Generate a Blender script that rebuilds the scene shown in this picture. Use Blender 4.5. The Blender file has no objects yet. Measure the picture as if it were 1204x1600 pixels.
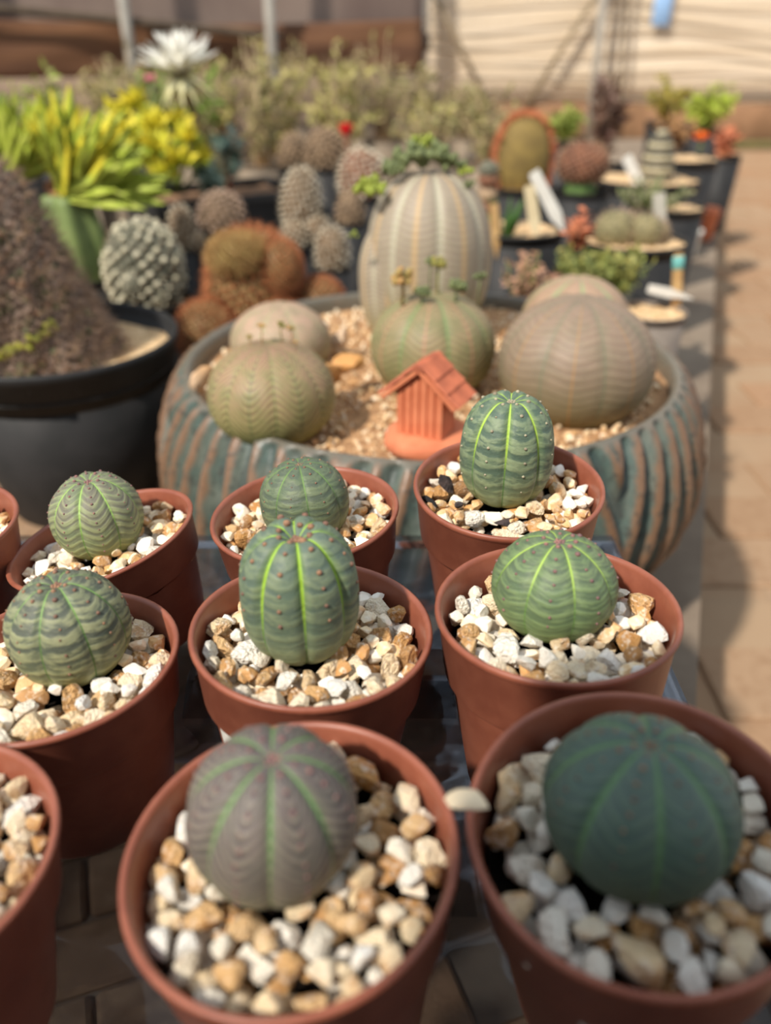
import bpy, bmesh, math, random
import numpy as np
from mathutils import Vector, Matrix, Euler

# ------------------------------------------------------------------ camera, world, sun, exposure
FPX, PITCH, CAMZ = 1275.0, math.radians(30.28), 0.248
scene = bpy.context.scene
C = scene.collection
cam_d = bpy.data.cameras.new('camera'); cam = bpy.data.objects.new('camera', cam_d); C.objects.link(cam)
cam_d.sensor_fit = 'VERTICAL'; cam_d.sensor_height = 36.0; cam_d.lens = 36.0 * FPX / 1600.0
cam_d.clip_start = 0.002; cam_d.clip_end = 50
cam.location = (0, 0, CAMZ); cam.rotation_euler = (math.pi / 2 - PITCH, 0, 0)
cam_d.dof.use_dof = True; cam_d.dof.focus_distance = 0.318; cam_d.dof.aperture_fstop = cam_d.lens / 5.0
scene.camera = cam
scene.view_settings.view_transform = 'Standard'; scene.view_settings.look = 'None'
scene.view_settings.gamma = 1.0; scene.view_settings.use_curve_mapping = False
scene.view_settings.exposure = 0.24
W = bpy.data.worlds.new('sky'); scene.world = W; W.use_nodes = True
bg = W.node_tree.nodes['Background']; bg.inputs[0].default_value = (0.80, 0.89, 1.0, 1); bg.inputs[1].default_value = 0.80
SUN_DIR = Vector((0.4563, 0.5068, -0.7314)).normalized()
sun_d = bpy.data.lights.new('sun', 'SUN'); sun = bpy.data.objects.new('sun', sun_d); C.objects.link(sun)
sun_d.energy = 4.4; sun_d.color = (1.0, 0.93, 0.83); sun_d.angle = math.radians(2.6)
sun.rotation_euler = SUN_DIR.to_track_quat('-Z', 'Y').to_euler(); sun.location = (-1, -1, 2)

GROUND = -0.18
R_ = random.Random(7)
rng = np.random.default_rng(11)

# ------------------------------------------------------------------ helpers: pixels to places
cP, sP = math.cos(PITCH), math.sin(PITCH)
def ray(px, py):
    a, b = (px - 602) / FPX, -(py - 800) / FPX
    return Vector((a, cP + b * sP, -sP + b * cP))
def at_y(px, py, Y):
    d = ray(px, py); return Vector((0, 0, CAMZ)) + d * (Y / d.y)
def at_z(px, py, z):
    d = ray(px, py); return Vector((0, 0, CAMZ)) + d * ((z - CAMZ) / d.z)
def depth(p): return p[1] * cP - (p[2] - CAMZ) * sP
def mpp(p): return depth(p) / FPX                      # metres per photo pixel at a point
def project(p):
    d = depth(p); u = p[1] * sP + (p[2] - CAMZ) * cP
    return 602 + FPX * p[0] / d, 800 - FPX * u / d

# ------------------------------------------------------------------ helpers: colours and node materials
def lin(c):
    return tuple(((v / 255) / 12.92 if v / 255 <= 0.04045 else ((v / 255 + 0.055) / 1.055) ** 2.4) for v in c) + (1.0,)

class NT:
    def __init__(s, name):
        s.m = bpy.data.materials.new(name); s.m.use_nodes = True
        s.n = s.m.node_tree.nodes; s.l = s.m.node_tree.links
        s.b = s.n['Principled BSDF']
    def put(s, sock, v):
        if isinstance(v, bpy.types.NodeSocket): s.l.new(v, sock)
        elif v is not None: sock.default_value = v
    def math(s, op, a, b=None, c=None, clamp=False):
        n = s.n.new('ShaderNodeMath'); n.operation = op; n.use_clamp = clamp
        s.put(n.inputs[0], a)
        if b is not None: s.put(n.inputs[1], b)
        if c is not None: s.put(n.inputs[2], c)
        return n.outputs[0]
    def mix(s, f, a, b, blend='MIX'):
        n = s.n.new('ShaderNodeMix'); n.data_type = 'RGBA'; n.blend_type = blend
        s.put(n.inputs[0], f); s.put(n.inputs[6], a); s.put(n.inputs[7], b); return n.outputs[2]
    def smooth(s, v, lo, hi, a=0.0, b=1.0):
        n = s.n.new('ShaderNodeMapRange'); n.interpolation_type = 'SMOOTHSTEP'
        s.put(n.inputs[0], v); s.put(n.inputs[1], lo); s.put(n.inputs[2], hi); s.put(n.inputs[3], a); s.put(n.inputs[4], b)
        return n.outputs[0]
    def noise(s, scale, detail=3, vec=None, rough=0.55):
        n = s.n.new('ShaderNodeTexNoise'); n.inputs['Scale'].default_value = scale
        n.inputs['Detail'].default_value = detail; n.inputs['Roughness'].default_value = rough
        if vec is not None: s.l.new(vec, n.inputs['Vector'])
        return n.outputs[0]
    def coord(s, which='Object'):
        return s.n.new('ShaderNodeTexCoord').outputs[which]
    def uv(s):
        u = s.n.new('ShaderNodeUVMap'); u.uv_map = 'UVMap'
        x = s.n.new('ShaderNodeSeparateXYZ'); s.l.new(u.outputs[0], x.inputs[0]); return x.outputs[0], x.outputs[1], u.outputs[0]
    def ramp(s, f, stops):
        n = s.n.new('ShaderNodeValToRGB'); e = n.color_ramp.elements
        while len(e) < len(stops): e.new(0.5)
        for k, (p, c) in zip(e, stops): k.position = p; k.color = c
        s.put(n.inputs[0], f); return n.outputs[0]
    def comb(s, x, y, z=0.0):
        n = s.n.new('ShaderNodeCombineXYZ'); s.put(n.inputs[0], x); s.put(n.inputs[1], y); s.put(n.inputs[2], z); return n.outputs[0]
    def bump(s, h, strength=0.3, dist=0.001):
        n = s.n.new('ShaderNodeBump'); n.inputs['Strength'].default_value = strength; n.inputs['Distance'].default_value = dist
        s.l.new(h, n.inputs['Height']); s.l.new(n.outputs[0], s.b.inputs['Normal'])
    def done(s, color=None, rough=0.6, spec=0.5):
        if color is not None: s.put(s.b.inputs['Base Color'], color)
        s.put(s.b.inputs['Roughness'], rough); s.b.inputs['Specular IOR Level'].default_value = spec
        return s.m

def mat_plain(name, c, c2=None, scale=60, rough=0.6, spec=0.4, bump=0.0, bscale=None, coord='Object'):
    t = NT(name); co = t.coord(coord)
    if c2 is None: c2 = tuple(v * 0.82 for v in c)
    f = t.smooth(t.noise(scale, 4, co), 0.35, 0.65)
    if bump: t.bump(t.noise(bscale or scale * 4, 3, co), bump, 0.002)
    return t.done(t.mix(f, lin(c), lin(c2)), rough, spec)

# ------------------------------------------------------------------ helpers: meshes
class MB:
    """collects vertices, faces and optional uv per vertex"""
    def __init__(s): s.v = []; s.f = []; s.uv = []; s.a = []
    def add(s, verts, faces, uv=None, a=None):
        o = len(s.v); s.v.extend([tuple(p) for p in verts]); s.f.extend([tuple(i + o for i in f) for f in faces])
        if uv is not None: s.uv.extend(uv)
        if a is not None: s.a.extend([a] * len(verts) if not hasattr(a, '__len__') else a)
        return s
    def mesh(s, name, smooth=True, angle=None):
        me = bpy.data.meshes.new(name); me.from_pydata(s.v, [], s.f); me.update()
        if s.uv and len(s.uv) == len(s.v):
            l = me.uv_layers.new(name='UVMap'); idx = np.empty(len(me.loops), np.int32); me.loops.foreach_get('vertex_index', idx)
            l.data.foreach_set('uv', np.asarray(s.uv, np.float32)[idx].ravel())
        if s.a and len(s.a) == len(s.v):
            at = me.attributes.new('tint', 'FLOAT', 'POINT'); at.data.foreach_set('value', np.asarray(s.a, np.float32))
        if smooth:
            me.polygons.foreach_set('use_smooth', [True] * len(me.polygons))
            if angle: me.set_sharp_from_angle(angle=math.radians(angle))
        return me

def obj(name, data, m=None, parent=None, kind=None, label=None, cat=None, group=None, loc=None, rot=None):
    if isinstance(data, MB): data = data.mesh(name)
    o = bpy.data.objects.new(name, data); C.objects.link(o)
    if m is not None and data is not None and not data.materials: data.materials.append(m)
    if parent is not None: o.parent = parent
    if kind: o['kind'] = kind
    if label: o['label'] = label
    if cat: o['category'] = cat
    if group: o['group'] = group
    if loc is not None: o.location = loc
    if rot is not None: o.rotation_euler = rot
    return o
def thing(name, label, cat, loc, rot=(0, 0, 0), group=None):
    return obj(name, None, label=label, cat=cat, group=group, loc=loc, rot=rot)

def lathe(prof, seg=48, mb=None, cx=0, cy=0, z0=0, a0=0.0):
    mb = mb or MB(); vs = []; fs = []; rows = []
    for r, z in prof:
        if r < 1e-6: rows.append([len(vs)]); vs.append((cx, cy, z0 + z))
        else:
            rows.append(list(range(len(vs), len(vs) + seg)))
            vs += [(cx + r * math.cos(a0 + 2 * math.pi * k / seg), cy + r * math.sin(a0 + 2 * math.pi * k / seg), z0 + z) for k in range(seg)]
    for A, B in zip(rows, rows[1:]):
        for k in range(seg):
            k2 = (k + 1) % seg
            if len(A) == 1 and len(B) == 1: continue
            if len(A) == 1: fs.append((A[0], B[k], B[k2]))
            elif len(B) == 1: fs.append((A[k], B[0], A[k2]))
            else: fs.append((A[k], B[k], B[k2], A[k2]))
    return mb.add(vs, fs)

def tube(mb, pts, rad, seg=6, cap=True):
    pts = [Vector(p) for p in pts]; n = len(pts); rr = rad if hasattr(rad, '__len__') else [rad] * n
    vs = []; fs = []
    for i, p in enumerate(pts):
        d = (pts[min(i + 1, n - 1)] - pts[max(i - 1, 0)]); d = d.normalized() if d.length > 1e-9 else Vector((0, 0, 1))
        a = d.cross(Vector((0.31, 0.17, 0.93))); a = a.normalized() if a.length > 1e-6 else Vector((1, 0, 0)); b = d.cross(a)
        vs += [p + (a * math.cos(2 * math.pi * k / seg) + b * math.sin(2 * math.pi * k / seg)) * rr[i] for k in range(seg)]
    for i in range(n - 1):
        for k in range(seg):
            k2 = (k + 1) % seg; fs.append((i * seg + k, i * seg + k2, (i + 1) * seg + k2, (i + 1) * seg + k))
    if cap: fs += [tuple(range(seg - 1, -1, -1)), tuple((n - 1) * seg + k for k in range(seg))]
    return mb.add(vs, fs)

def box(mb, c, s, M=None):
    x, y, z = (v / 2 for v in s); vs = [Vector((i * x, j * y, k * z)) + Vector(c) for i in (-1, 1) for j in (-1, 1) for k in (-1, 1)]
    if M is not None: vs = [M @ v for v in vs]
    return mb.add(vs, [(0, 1, 3, 2), (4, 6, 7, 5), (0, 4, 5, 1), (2, 3, 7, 6), (0, 2, 6, 4), (1, 5, 7, 3)])

def bevel_box(c, s, b=0.002, seg=2, M=None):
    bm = bmesh.new(); bmesh.ops.create_cube(bm, size=1.0)
    for v in bm.verts: v.co = Vector((v.co.x * s[0], v.co.y * s[1], v.co.z * s[2]))
    bmesh.ops.bevel(bm, geom=bm.edges[:], offset=b, segments=seg, affect='EDGES', profile=0.7)
    mb = MB(); T = (M or Matrix.Identity(4))
    mb.add([T @ (v.co + Vector(c)) for v in bm.verts], [tuple(v.index for v in f.verts) for f in (bm.verts.index_update() or bm.faces)])
    bm.free(); return mb

def ico(sub=1):
    bm = bmesh.new(); bmesh.ops.create_icosphere(bm, subdivisions=sub, radius=1.0); bm.verts.index_update()
    r = [v.co.copy() for v in bm.verts], [tuple(v.index for v in f.verts) for f in bm.faces]; bm.free(); return r
ICO1, ICO2 = ico(1), ico(2)
def ball(mb, c, r, I=None, a=None):
    vs, fs = I or ICO1; rx, ry, rz = r if hasattr(r, '__len__') else (r, r, r)
    return mb.add([(c[0] + v.x * rx, c[1] + v.y * ry, c[2] + v.z * rz) for v in vs], fs, a=a)

# ------------------------------------------------------------------ materials shared by many things
M_plastic = mat_plain('brown_plastic', (146, 85, 64), (134, 75, 56), 90, rough=0.42, spec=0.45)
M_black = mat_plain('black_plastic', (46, 45, 45), (38, 38, 38), 30, rough=0.58, spec=0.25)
M_soil = mat_plain('potting_soil', (34, 27, 22), (16, 13, 11), 700, rough=0.95, spec=0.1, bump=0.9, bscale=900)
M_tan_gravel = mat_plain('tan_gravel_surface', (226, 196, 154), (190, 152, 108), 200, rough=0.9, spec=0.2, bump=0.9, bscale=320)
M_white_tag = mat_plain('white_label_plastic', (228, 226, 218), (216, 213, 204), 30, rough=0.45)
M_wood = mat_plain('pale_wood', (196, 160, 108), (172, 134, 86), 40, rough=0.7)

def stone_mat(name, per_object):
    t = NT(name); co = t.coord('Object')
    if per_object:
        oi = t.n.new('ShaderNodeObjectInfo'); sp = t.n.new('ShaderNodeSeparateColor'); t.l.new(oi.outputs['Color'], sp.inputs[0])
        tint, rnd = sp.outputs[0], sp.outputs[1]
        off = t.n.new('ShaderNodeVectorMath'); off.operation = 'SCALE'; t.l.new(co, off.inputs[0]); off.inputs['Scale'].default_value = 1.0
        add = t.n.new('ShaderNodeVectorMath'); add.operation = 'ADD'; t.l.new(off.outputs[0], add.inputs[0]); t.l.new(t.comb(rnd, tint, rnd), add.inputs[1])
        co = add.outputs[0]
    else:
        a = t.n.new('ShaderNodeAttribute'); a.attribute_name = 'tint'; tint = a.outputs['Fac']
    ks = 0.0055 if per_object else 1.0
    base = t.ramp(tint, [(0.0, lin((242, 238, 230))), (0.3, lin((240, 228, 204))), (0.52, lin((234, 210, 170))), (0.72, lin((216, 178, 128))), (0.88, lin((198, 148, 88))), (1.0, lin((160, 122, 84)))])
    n1 = t.smooth(t.noise(190 * ks, 5, co), 0.47, 0.66); n2 = t.smooth(t.noise(420 * ks, 4, co), 0.5, 0.68)
    amt = t.math('MULTIPLY', n1, t.smooth(tint, 0.05, 0.7, 0.15, 0.8))
    col = t.mix(amt, base, lin((196, 142, 84)))
    col = t.mix(t.math('MULTIPLY', n2, 0.55), col, lin((246, 238, 222)))
    t.bump(t.noise(560 * ks, 4, co), 0.5, 0.0012 / (0.0045 if per_object else 1.0) * 0.8)
    t.b.inputs['Subsurface Weight'].default_value = 0.0
    return t.done(col, 0.62, 0.35)
M_stone_one = stone_mat('pebble_stone', True)
M_stone_many = stone_mat('pebble_stone_bed', False)

# ------------------------------------------------------------------ the setting: floor with brick pavers, walls of shade cloth
BR_ROT = math.radians(20); BL, BW, BJ = 0.118, 0.040, 0.0026
def floor_mat():
    t = NT('paver_ground'); g = t.n.new('ShaderNodeTexCoord'); mp = t.n.new('ShaderNodeMapping'); t.l.new(g.outputs['Object'], mp.inputs[0])
    mp.inputs['Rotation'].default_value = (0, 0, 0)
    b = t.n.new('ShaderNodeTexBrick'); t.l.new(mp.outputs[0], b.inputs['Vector'])
    b.inputs['Scale'].default_value = 1.0; b.inputs['Brick Width'].default_value = 0.225; b.inputs['Row Height'].default_value = 0.110
    b.inputs['Mortar Size'].default_value = 0.0025; b.inputs['Color1'].default_value = lin((156, 128, 101)); b.inputs['Color2'].default_value = lin((148, 117, 90))
    b.inputs['Mortar'].default_value = lin((138, 113, 90))
    col = t.mix(t.smooth(t.noise(3.2, 3, g.outputs['Object']), 0.4, 0.62, 0, 0.6), b.outputs[0], lin((160, 138, 112)))
    return t.done(col, 0.9, 0.15)
def brick_mat():
    t = NT('brick_paver'); co = t.coord('Object'); oi = t.n.new('ShaderNodeObjectInfo')
    sp = t.n.new('ShaderNodeSeparateColor'); t.l.new(oi.outputs['Color'], sp.inputs[0])
    base = t.ramp(sp.outputs[0], [(0.0, lin((162, 127, 98))), (0.4, lin((152, 123, 96))), (0.7, lin((160, 134, 108))), (1.0, lin((150, 114, 84)))])
    col = t.mix(t.smooth(t.noise(60, 5, co), 0.42, 0.7, 0, 0.5), base, lin((134, 104, 78)))
    t.bump(t.noise(220, 4, co), 0.4, 0.002)
    return t.done(col, 0.9, 0.15)
DROP = 0.14                                                  # the path at the right lies lower than the paved staging
def edge_x(y): return max(0.138, 0.462 + 0.36 * (y - 1.094))
ys = [-1.2, 0.0, 0.194] + [0.3 + 0.5 * k for k in range(9)]
pl = [(-4, -1.2)] + [(edge_x(y), y) for y in ys] + [(-4, ys[-1])]
mb = MB(); n_ = len(pl); mb.add([(x, y, 0) for x, y in pl] + [(x, y, -DROP) for x, y in pl], [tuple(range(n_)), tuple(range(2 * n_ - 1, n_ - 1, -1))] + [(k, k + n_, (k + 1) % n_ + n_, (k + 1) % n_) for k in range(n_)])
M_concrete = mat_plain('grey_brown_concrete', (138, 124, 108), (118, 104, 90), 7, rough=0.92, spec=0.15, bump=0.3, bscale=120)
floor = obj('floor', mb.mesh('floor', smooth=False), M_concrete, kind='structure', loc=(0, 0, GROUND - 0.0022))
mb = MB(); mb.add([(-1, -1.2, 0), (8, -1.2, 0), (8, 8, 0), (-1, 8, 0), (-1, -1.2, -0.05), (8, -1.2, -0.05), (8, 8, -0.05), (-1, 8, -0.05)],
                  [(0, 1, 2, 3), (7, 6, 5, 4), (0, 4, 5, 1), (1, 5, 6, 2), (2, 6, 7, 3), (3, 7, 4, 0)])
path = obj('path', mb.mesh('path', smooth=False), floor_mat(), kind='structure', loc=(0, 0, GROUND - DROP - 0.0022))
M_brick = brick_mat()
brick_me = bevel_box((0, 0, -0.012), (BL, BW, 0.03), 0.0025, 1).mesh('brick', smooth=False); brick_me.materials.append(M_brick)
def in_paved(x, y):
    if -0.62 < x < -0.16 and 0.16 < y < 0.95 : return True
    return -0.3 < x < 0.06 and 0.16 < y < 0.46
cr, sr = math.cos(BR_ROT), math.sin(BR_ROT)
for j in range(-40, 60):
    rowtint = R_.random()
    for i in range(-20, 20):
        u = (i + (0.5 if j % 2 else 0)) * (BL + BJ); v = j * (BW + BJ); x, y = u * cr - v * sr, u * sr + v * cr
        if not in_paved(x, y): continue
        px, py = project((x, y, GROUND))
        if not (-130 < px < 1330 and py < 1720): continue
        o = obj('brick', brick_me, parent=floor, loc=(x, y, R_.uniform(0.0016, 0.0026)), rot=(R_.uniform(-.006, .006), R_.uniform(-.006, .006), BR_ROT + R_.uniform(-.012, .012)))
        o.color = (0.55 * rowtint + 0.45 * R_.random(), R_.random(), 0, 1)

PL, PW, PJ = 0.22, 0.105, 0.005
paver_me = bevel_box((0, 0, -0.012), (PL, PW, 0.03), 0.003, 1).mesh('paver', smooth=False); paver_me.materials.append(M_brick)
for j in range(0, 60):
    rowtint = R_.random()
    for i in range(-4, 14):
        x, y = 0.1 + (i + (0.5 if j % 2 else 0)) * (PL + PJ), 0.3 + j * (PW + PJ)
        if x < edge_x(y) + 0.06: continue
        px, py = project((x, y, GROUND - DROP))
        if not (px < 1300 and py < 1300) or y > 4.6: continue
        o = obj('paver', paver_me, parent=path, loc=(x, y, R_.uniform(0.0016, 0.0026)), rot=(0, 0, R_.uniform(-.008, .008))); o.color = (0.7 * rowtint + 0.3 * R_.random(), R_.random(), 0, 1)

def cloth_mat(name, c, c2, scale, stretch=(1, 1, 6), weave=0.25):
    t = NT(name); g = t.coord('Object'); mp = t.n.new('ShaderNodeMapping'); t.l.new(g, mp.inputs[0]); mp.inputs['Scale'].default_value = stretch
    f = t.smooth(t.noise(scale, 5, mp.outputs[0]), 0.3, 0.7)
    t.bump(t.noise(400, 2, mp.outputs[0]), weave, 0.002)
    return t.done(t.mix(f, lin(c), lin(c2)), 0.95, 0.1)
def cloth_panel(x0, x1, z0, z1, wave=0.012, sag=0.0, nx=60, nz=14, seed=1, thick=0.004):
    rr = random.Random(seed); ph = [rr.uniform(0, 6) for _ in range(4)]; mb = MB()
    def P(i, k, off):
        u, w = i / nx, k / nz; x = x0 + (x1 - x0) * u; z = z0 + (z1 - z0 - sag * math.sin(math.pi * u)) * w
        y = wave * (math.sin(9 * u + ph[0] + 3 * w) + 0.6 * math.sin(23 * u + ph[1] - 5 * w) + 0.5 * math.sin(7 * w + ph[2]))
        return (x, y + off, z)
    for side, off in ((0, 0.0), (1, thick)):
        vs = [P(i, k, off) for k in range(nz + 1) for i in range(nx + 1)]
        fs = [(k * (nx + 1) + i, k * (nx + 1) + i + 1, (k + 1) * (nx + 1) + i + 1, (k + 1) * (nx + 1) + i) for k in range(nz) for i in range(nx)]
        mb.add(vs, fs if side == 0 else [f[::-1] for f in fs])
    n = (nx + 1) * (nz + 1); e = []
    for i in range(nx): e += [(i, i + 1), (nz * (nx + 1) + i + 1, nz * (nx + 1) + i)]
    for k in range(nz): e += [((k + 1) * (nx + 1), k * (nx + 1)), (k * (nx + 1) + nx, (k + 1) * (nx + 1) + nx)]
    mb.f += [(b, a, a + n, b + n) for a, b in e]
    return mb
M_beige = cloth_mat('beige_shade_cloth', (236, 220, 196), (222, 202, 174), 2.2, (0.6, 1, 7))
M_brown = cloth_mat('brown_shade_cloth', (120, 86, 62), (98, 70, 54), 3.0)
M_mauve = cloth_mat('mauve_grey_netting', (142, 124, 112), (116, 98, 90), 2.0, (2, 1, 1))
M_steel = mat_plain('galvanised_tube', (178, 172, 160), (158, 152, 142), 12, rough=0.55)
M_wire = mat_plain('dull_wire', (176, 158, 132), (158, 140, 114), 12, rough=0.7)
M_brace = mat_plain('dull_brace', (150, 132, 106), (132, 116, 92), 12, rough=0.7)
M_dark_rope = mat_plain('dark_rope', (96, 82, 66), (76, 64, 52), 12, rough=0.9)
M_ledge = mat_plain('ledge_render', (150, 128, 108), (134, 112, 94), 4, rough=0.9)
M_board = mat_plain('brown_base_board', (146, 110, 80), (126, 94, 66), 6, rough=0.85)

YB = 5.3                                                     # the far wall
wall_back = obj('wall_back', cloth_panel(-1.5, 6.8, GROUND - DROP + 0.22, 2.0, 0.02, seed=3, nx=110), M_beige, kind='structure', loc=(0, YB, 0))
for k in range(13):                                          # seams and wires that run along the cloth
    z = -0.06 + 0.08 * k + R_.uniform(-.012, .012); mb = MB()
    tube(mb, [(-1.4 + 8.1 * i / 40, -0.045, z + 0.02 * math.sin(i * 0.7 + k) - 0.02 * (i / 24)) for i in range(41)], 0.005, 5)
    obj('seam_wire', mb, M_wire, wall_back)
for a, b, r, nm in (((690, 15), (757, 152), 0.015, 'brace'), ((918, 12), (832, 150), 0.016, 'brace')):
    p, q = at_y(*a, YB - 0.09), at_y(*b, YB - 0.09); p.y -= YB; q.y -= YB; d = p - q
    mb = MB(); tube(mb, [q - d * 0.15, p + d * 0.5], r, 8); obj(nm, mb, M_brace, wall_back)
def post(name, px, Y, r, m, z1=1.2, parent=None):
    p = at_y(px, 60, Y); mb = MB(); tube(mb, [(p.x, Y, GROUND - DROP), (p.x, Y, 0.3), (p.x, Y, z1)], r, 10); lathe([(0, 0), (r * 1.6, 0), (r * 1.6, 0.01), (r, 0.012)], 10, mb, p.x, Y, GROUND - DROP)
    return obj(name, mb, m, parent, kind=None if parent else 'structure')
post('trim_1', 936, YB - 0.15, 0.024, M_steel, 2.0); post('trim_2', 655, YB - 0.18, 0.050, M_steel, 2.0)
mb = MB(); p = at_y(976, 60, YB - 0.12); tube(mb, [(p.x + 0.014 * math.sin(k), YB - 0.12, GROUND - DROP + 0.02 + 0.17 * k) for k in range(14)], 0.012, 6)
obj('rope', mb, M_dark_rope, label='thin dark rope hanging in front of the beige cloth wall', cat='rope')
mb = MB(); p = at_y(655, 66, YB - 0.3); ball(mb, p, (0.06, 0.03, 0.06), ICO2); tube(mb, [p, p + Vector((0, 0.08, 0))], 0.024, 8)
obj('clamp_knob', mb, M_black, label='small black clamp knob on the grey post between the walls', cat='clamp')
mb = bevel_box((0, 0, 0), (0.10, 0.006, 0.22), 0.002, 1); t = NT('blue_paper'); M_blue = t.done(lin((150, 186, 226)), 0.6)
obj('blue_tag', mb, M_blue, label='pale blue tag high on the beige cloth wall', cat='tag', loc=at_y(1036, 4, YB - 0.075))
mb = bevel_box((0, 0, 0.115), (8.3, 0.05, 0.235), 0.006, 1); obj('baseboard_back', mb, M_board, kind='structure', loc=(2.65, YB - 0.05, GROUND - DROP - 0.003))
mb = bevel_box((0, 0, 0.022), (8.3, 0.09, 0.04), 0.006, 1); obj('trim_3', mb, mat_plain('mossy_kerb', (112, 104, 62), (88, 82, 50), 10, rough=0.95), kind='structure', loc=(2.65, YB - 0.13, GROUND - DROP - 0.003))

wall_sky_block = obj('wall_sky_block', cloth_panel(-2.4, 2.4, GROUND - 0.13, 0.60, 0.01, seed=8), M_brown, kind='structure', loc=(0, -0.62, 0))  # unseen cloth wall added behind the camera to keep sky light off pot fronts
# the wall at the left, seen at a slant: ledge, brown cloth, netting above
LW = Matrix.Translation((-2.05, 2.75, 0)) @ Matrix.Rotation(math.atan2(0.78, 2.2), 4, 'Z')
wall_left = obj('wall_left', cloth_panel(-0.6, 2.33, GROUND - 0.001, 1.6, 0.01, seed=5), M_mauve, kind='structure'); wall_left.matrix_world = LW
mb = bevel_box((0.86, -0.05, 0.155), (2.9, 0.08, 0.31), 0.006, 1); o = obj('ledge', mb, M_ledge, wall_left, loc=(0, 0, GROUND - 0.002))
for x0, x1, z0, z1, sg, sd in ((-0.5, 0.62, 0.13, 0.315, 0.045, 2), (0.66, 2.3, 0.13, 0.30, 0.02, 9)):
    obj('cloth_strip', cloth_panel(x0, x1, z0, z1, 0.008, sg, 40, 8, sd), M_brown, wall_left, loc=(0, -0.07, 0))
for k, (x, r) in enumerate(((0.64, 0.026), (1.25, 0.018), (1.72, 0.018))):
    mb = MB(); tube(mb, [(x, -0.12, GROUND), (x, -0.12, 0.3), (x, -0.12, 1.2)], r, 10); obj('wall_post', mb, M_steel, wall_left)
mb = MB(); tube(mb, [(0.64 + 0.14 * k, -0.105, 0.34 - 0.012 * k) for k in range(9)], 0.014, 6); obj('rail', mb, M_dark_rope, wall_left)

# ------------------------------------------------------------------ round ribbed succulents (one body, small bumps along each rib)
def obesa_mat(name, dark, light, lime, base, lower_line, tinge=None, tinge_amt=0.0, bands=15, chev=0.07, contrast=0.8, groove_w=0.2, lime_end=0.5, crest=None, crest_w=0.08, lime_amt=1.0, seed=0.0, wob=2.2, reg=0.0, sharp=0.9):
    t = NT(name); u, v, uvv = t.uv()
    fr = t.math('FRACT', u); g = t.math('MULTIPLY', t.math('ABSOLUTE', t.math('SUBTRACT', fr, 0.5)), 2.0)
    sag_ = t.math('MULTIPLY', t.math('COSINE', t.math('MULTIPLY', g, 3.1416)), chev * 0.5)
    nv = t.comb(t.math('MULTIPLY', u, 1.3), t.math('MULTIPLY', v, 5.0), seed)
    n1 = t.noise(1.6, 3, nv); n2 = t.noise(5.0, 3, nv)
    n3 = t.noise(2.4, 4, t.comb(t.math('MULTIPLY', u, 0.9), t.math('MULTIPLY', t.math('SUBTRACT', v, sag_), 13.0), seed + 3.0))
    sag = sag_
    ph = t.math('MULTIPLY', t.math('SUBTRACT', v, sag), bands * 6.2832)
    b1 = t.math('SINE', t.math('ADD', ph, t.math('MULTIPLY', n1, 2 * wob)))
    b2 = t.math('SINE', t.math('ADD', t.math('MULTIPLY', ph, 2.17), t.math('MULTIPLY', n2, 5.0)))
    bb = t.math('ADD', t.math('MULTIPLY', b1, 0.42 + 0.5 * reg), t.math('MULTIPLY', b2, 0.26 - 0.1 * reg))
    bb = t.math('ADD', bb, t.math('MULTIPLY', t.math('SUBTRACT', n3, 0.5), 3.4 - 2.2 * reg))
    band = t.smooth(bb, -sharp, sharp)
    k = t.math('MULTIPLY', t.smooth(n1, 0.3, 0.62, 0.45, 1.0), contrast)
    k = t.math('MULTIPLY', k, t.smooth(v, 0.05, 0.35, 0.35, 1.0))
    col = t.mix(t.math('MULTIPLY', band, k), lin(dark), lin(light))
    if tinge is not None:
        tm = t.math('MULTIPLY', t.smooth(v, 0.95, 0.25), tinge_amt)
        tm = t.math('MULTIPLY', tm, t.smooth(t.math('ADD', n1, t.math('MULTIPLY', band, -0.12)), 0.28, 0.55, 0.35, 1.0))
        col = t.mix(tm, col, lin(tinge))
    col = t.mix(t.smooth(v, 0.5, 0.95, 0, 0.75), col, lin(base))
    speck = t.smooth(t.noise(26.0, 2, nv), 0.58, 0.72, 0, 0.22)
    col = t.mix(speck, col, lin(light))
    if crest is not None:
        cm = t.math('MULTIPLY', t.smooth(g, crest_w, 0.0), t.smooth(v, 0.02, 0.12)); col = t.mix(t.math('MULTIPLY', cm, 0.8), col, lin(crest))
    halo = t.math('MULTIPLY', t.smooth(g, 0.55, 1.0, 0, 0.3), t.smooth(v, lime_end + 0.15, 0.0)); col = t.mix(t.math('MULTIPLY', halo, lime_amt), col, lin(lime))
    w = t.smooth(v, 0.15, lime_end + 0.12, 1.0 - groove_w * 0.72, 0.955)
    gm = t.smooth(g, w, t.math('ADD', t.math('MULTIPLY', w, 0.35), 0.65))
    gc = t.mix(t.smooth(v, lime_end - 0.14, lime_end + 0.12), lin(lime), lin(lower_line))
    col = t.mix(t.math('MULTIPLY', gm, lime_amt), col, gc)
    t.bump(t.math('ADD', bb, t.math('MULTIPLY', n2, 0.8)), 0.22, 0.0006)
    t.b.inputs['Subsurface Weight'].default_value = 0.06; t.b.inputs['Subsurface Radius'].default_value = (0.002, 0.003, 0.001)
    return t.done(col, 0.56, 0.4)

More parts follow.
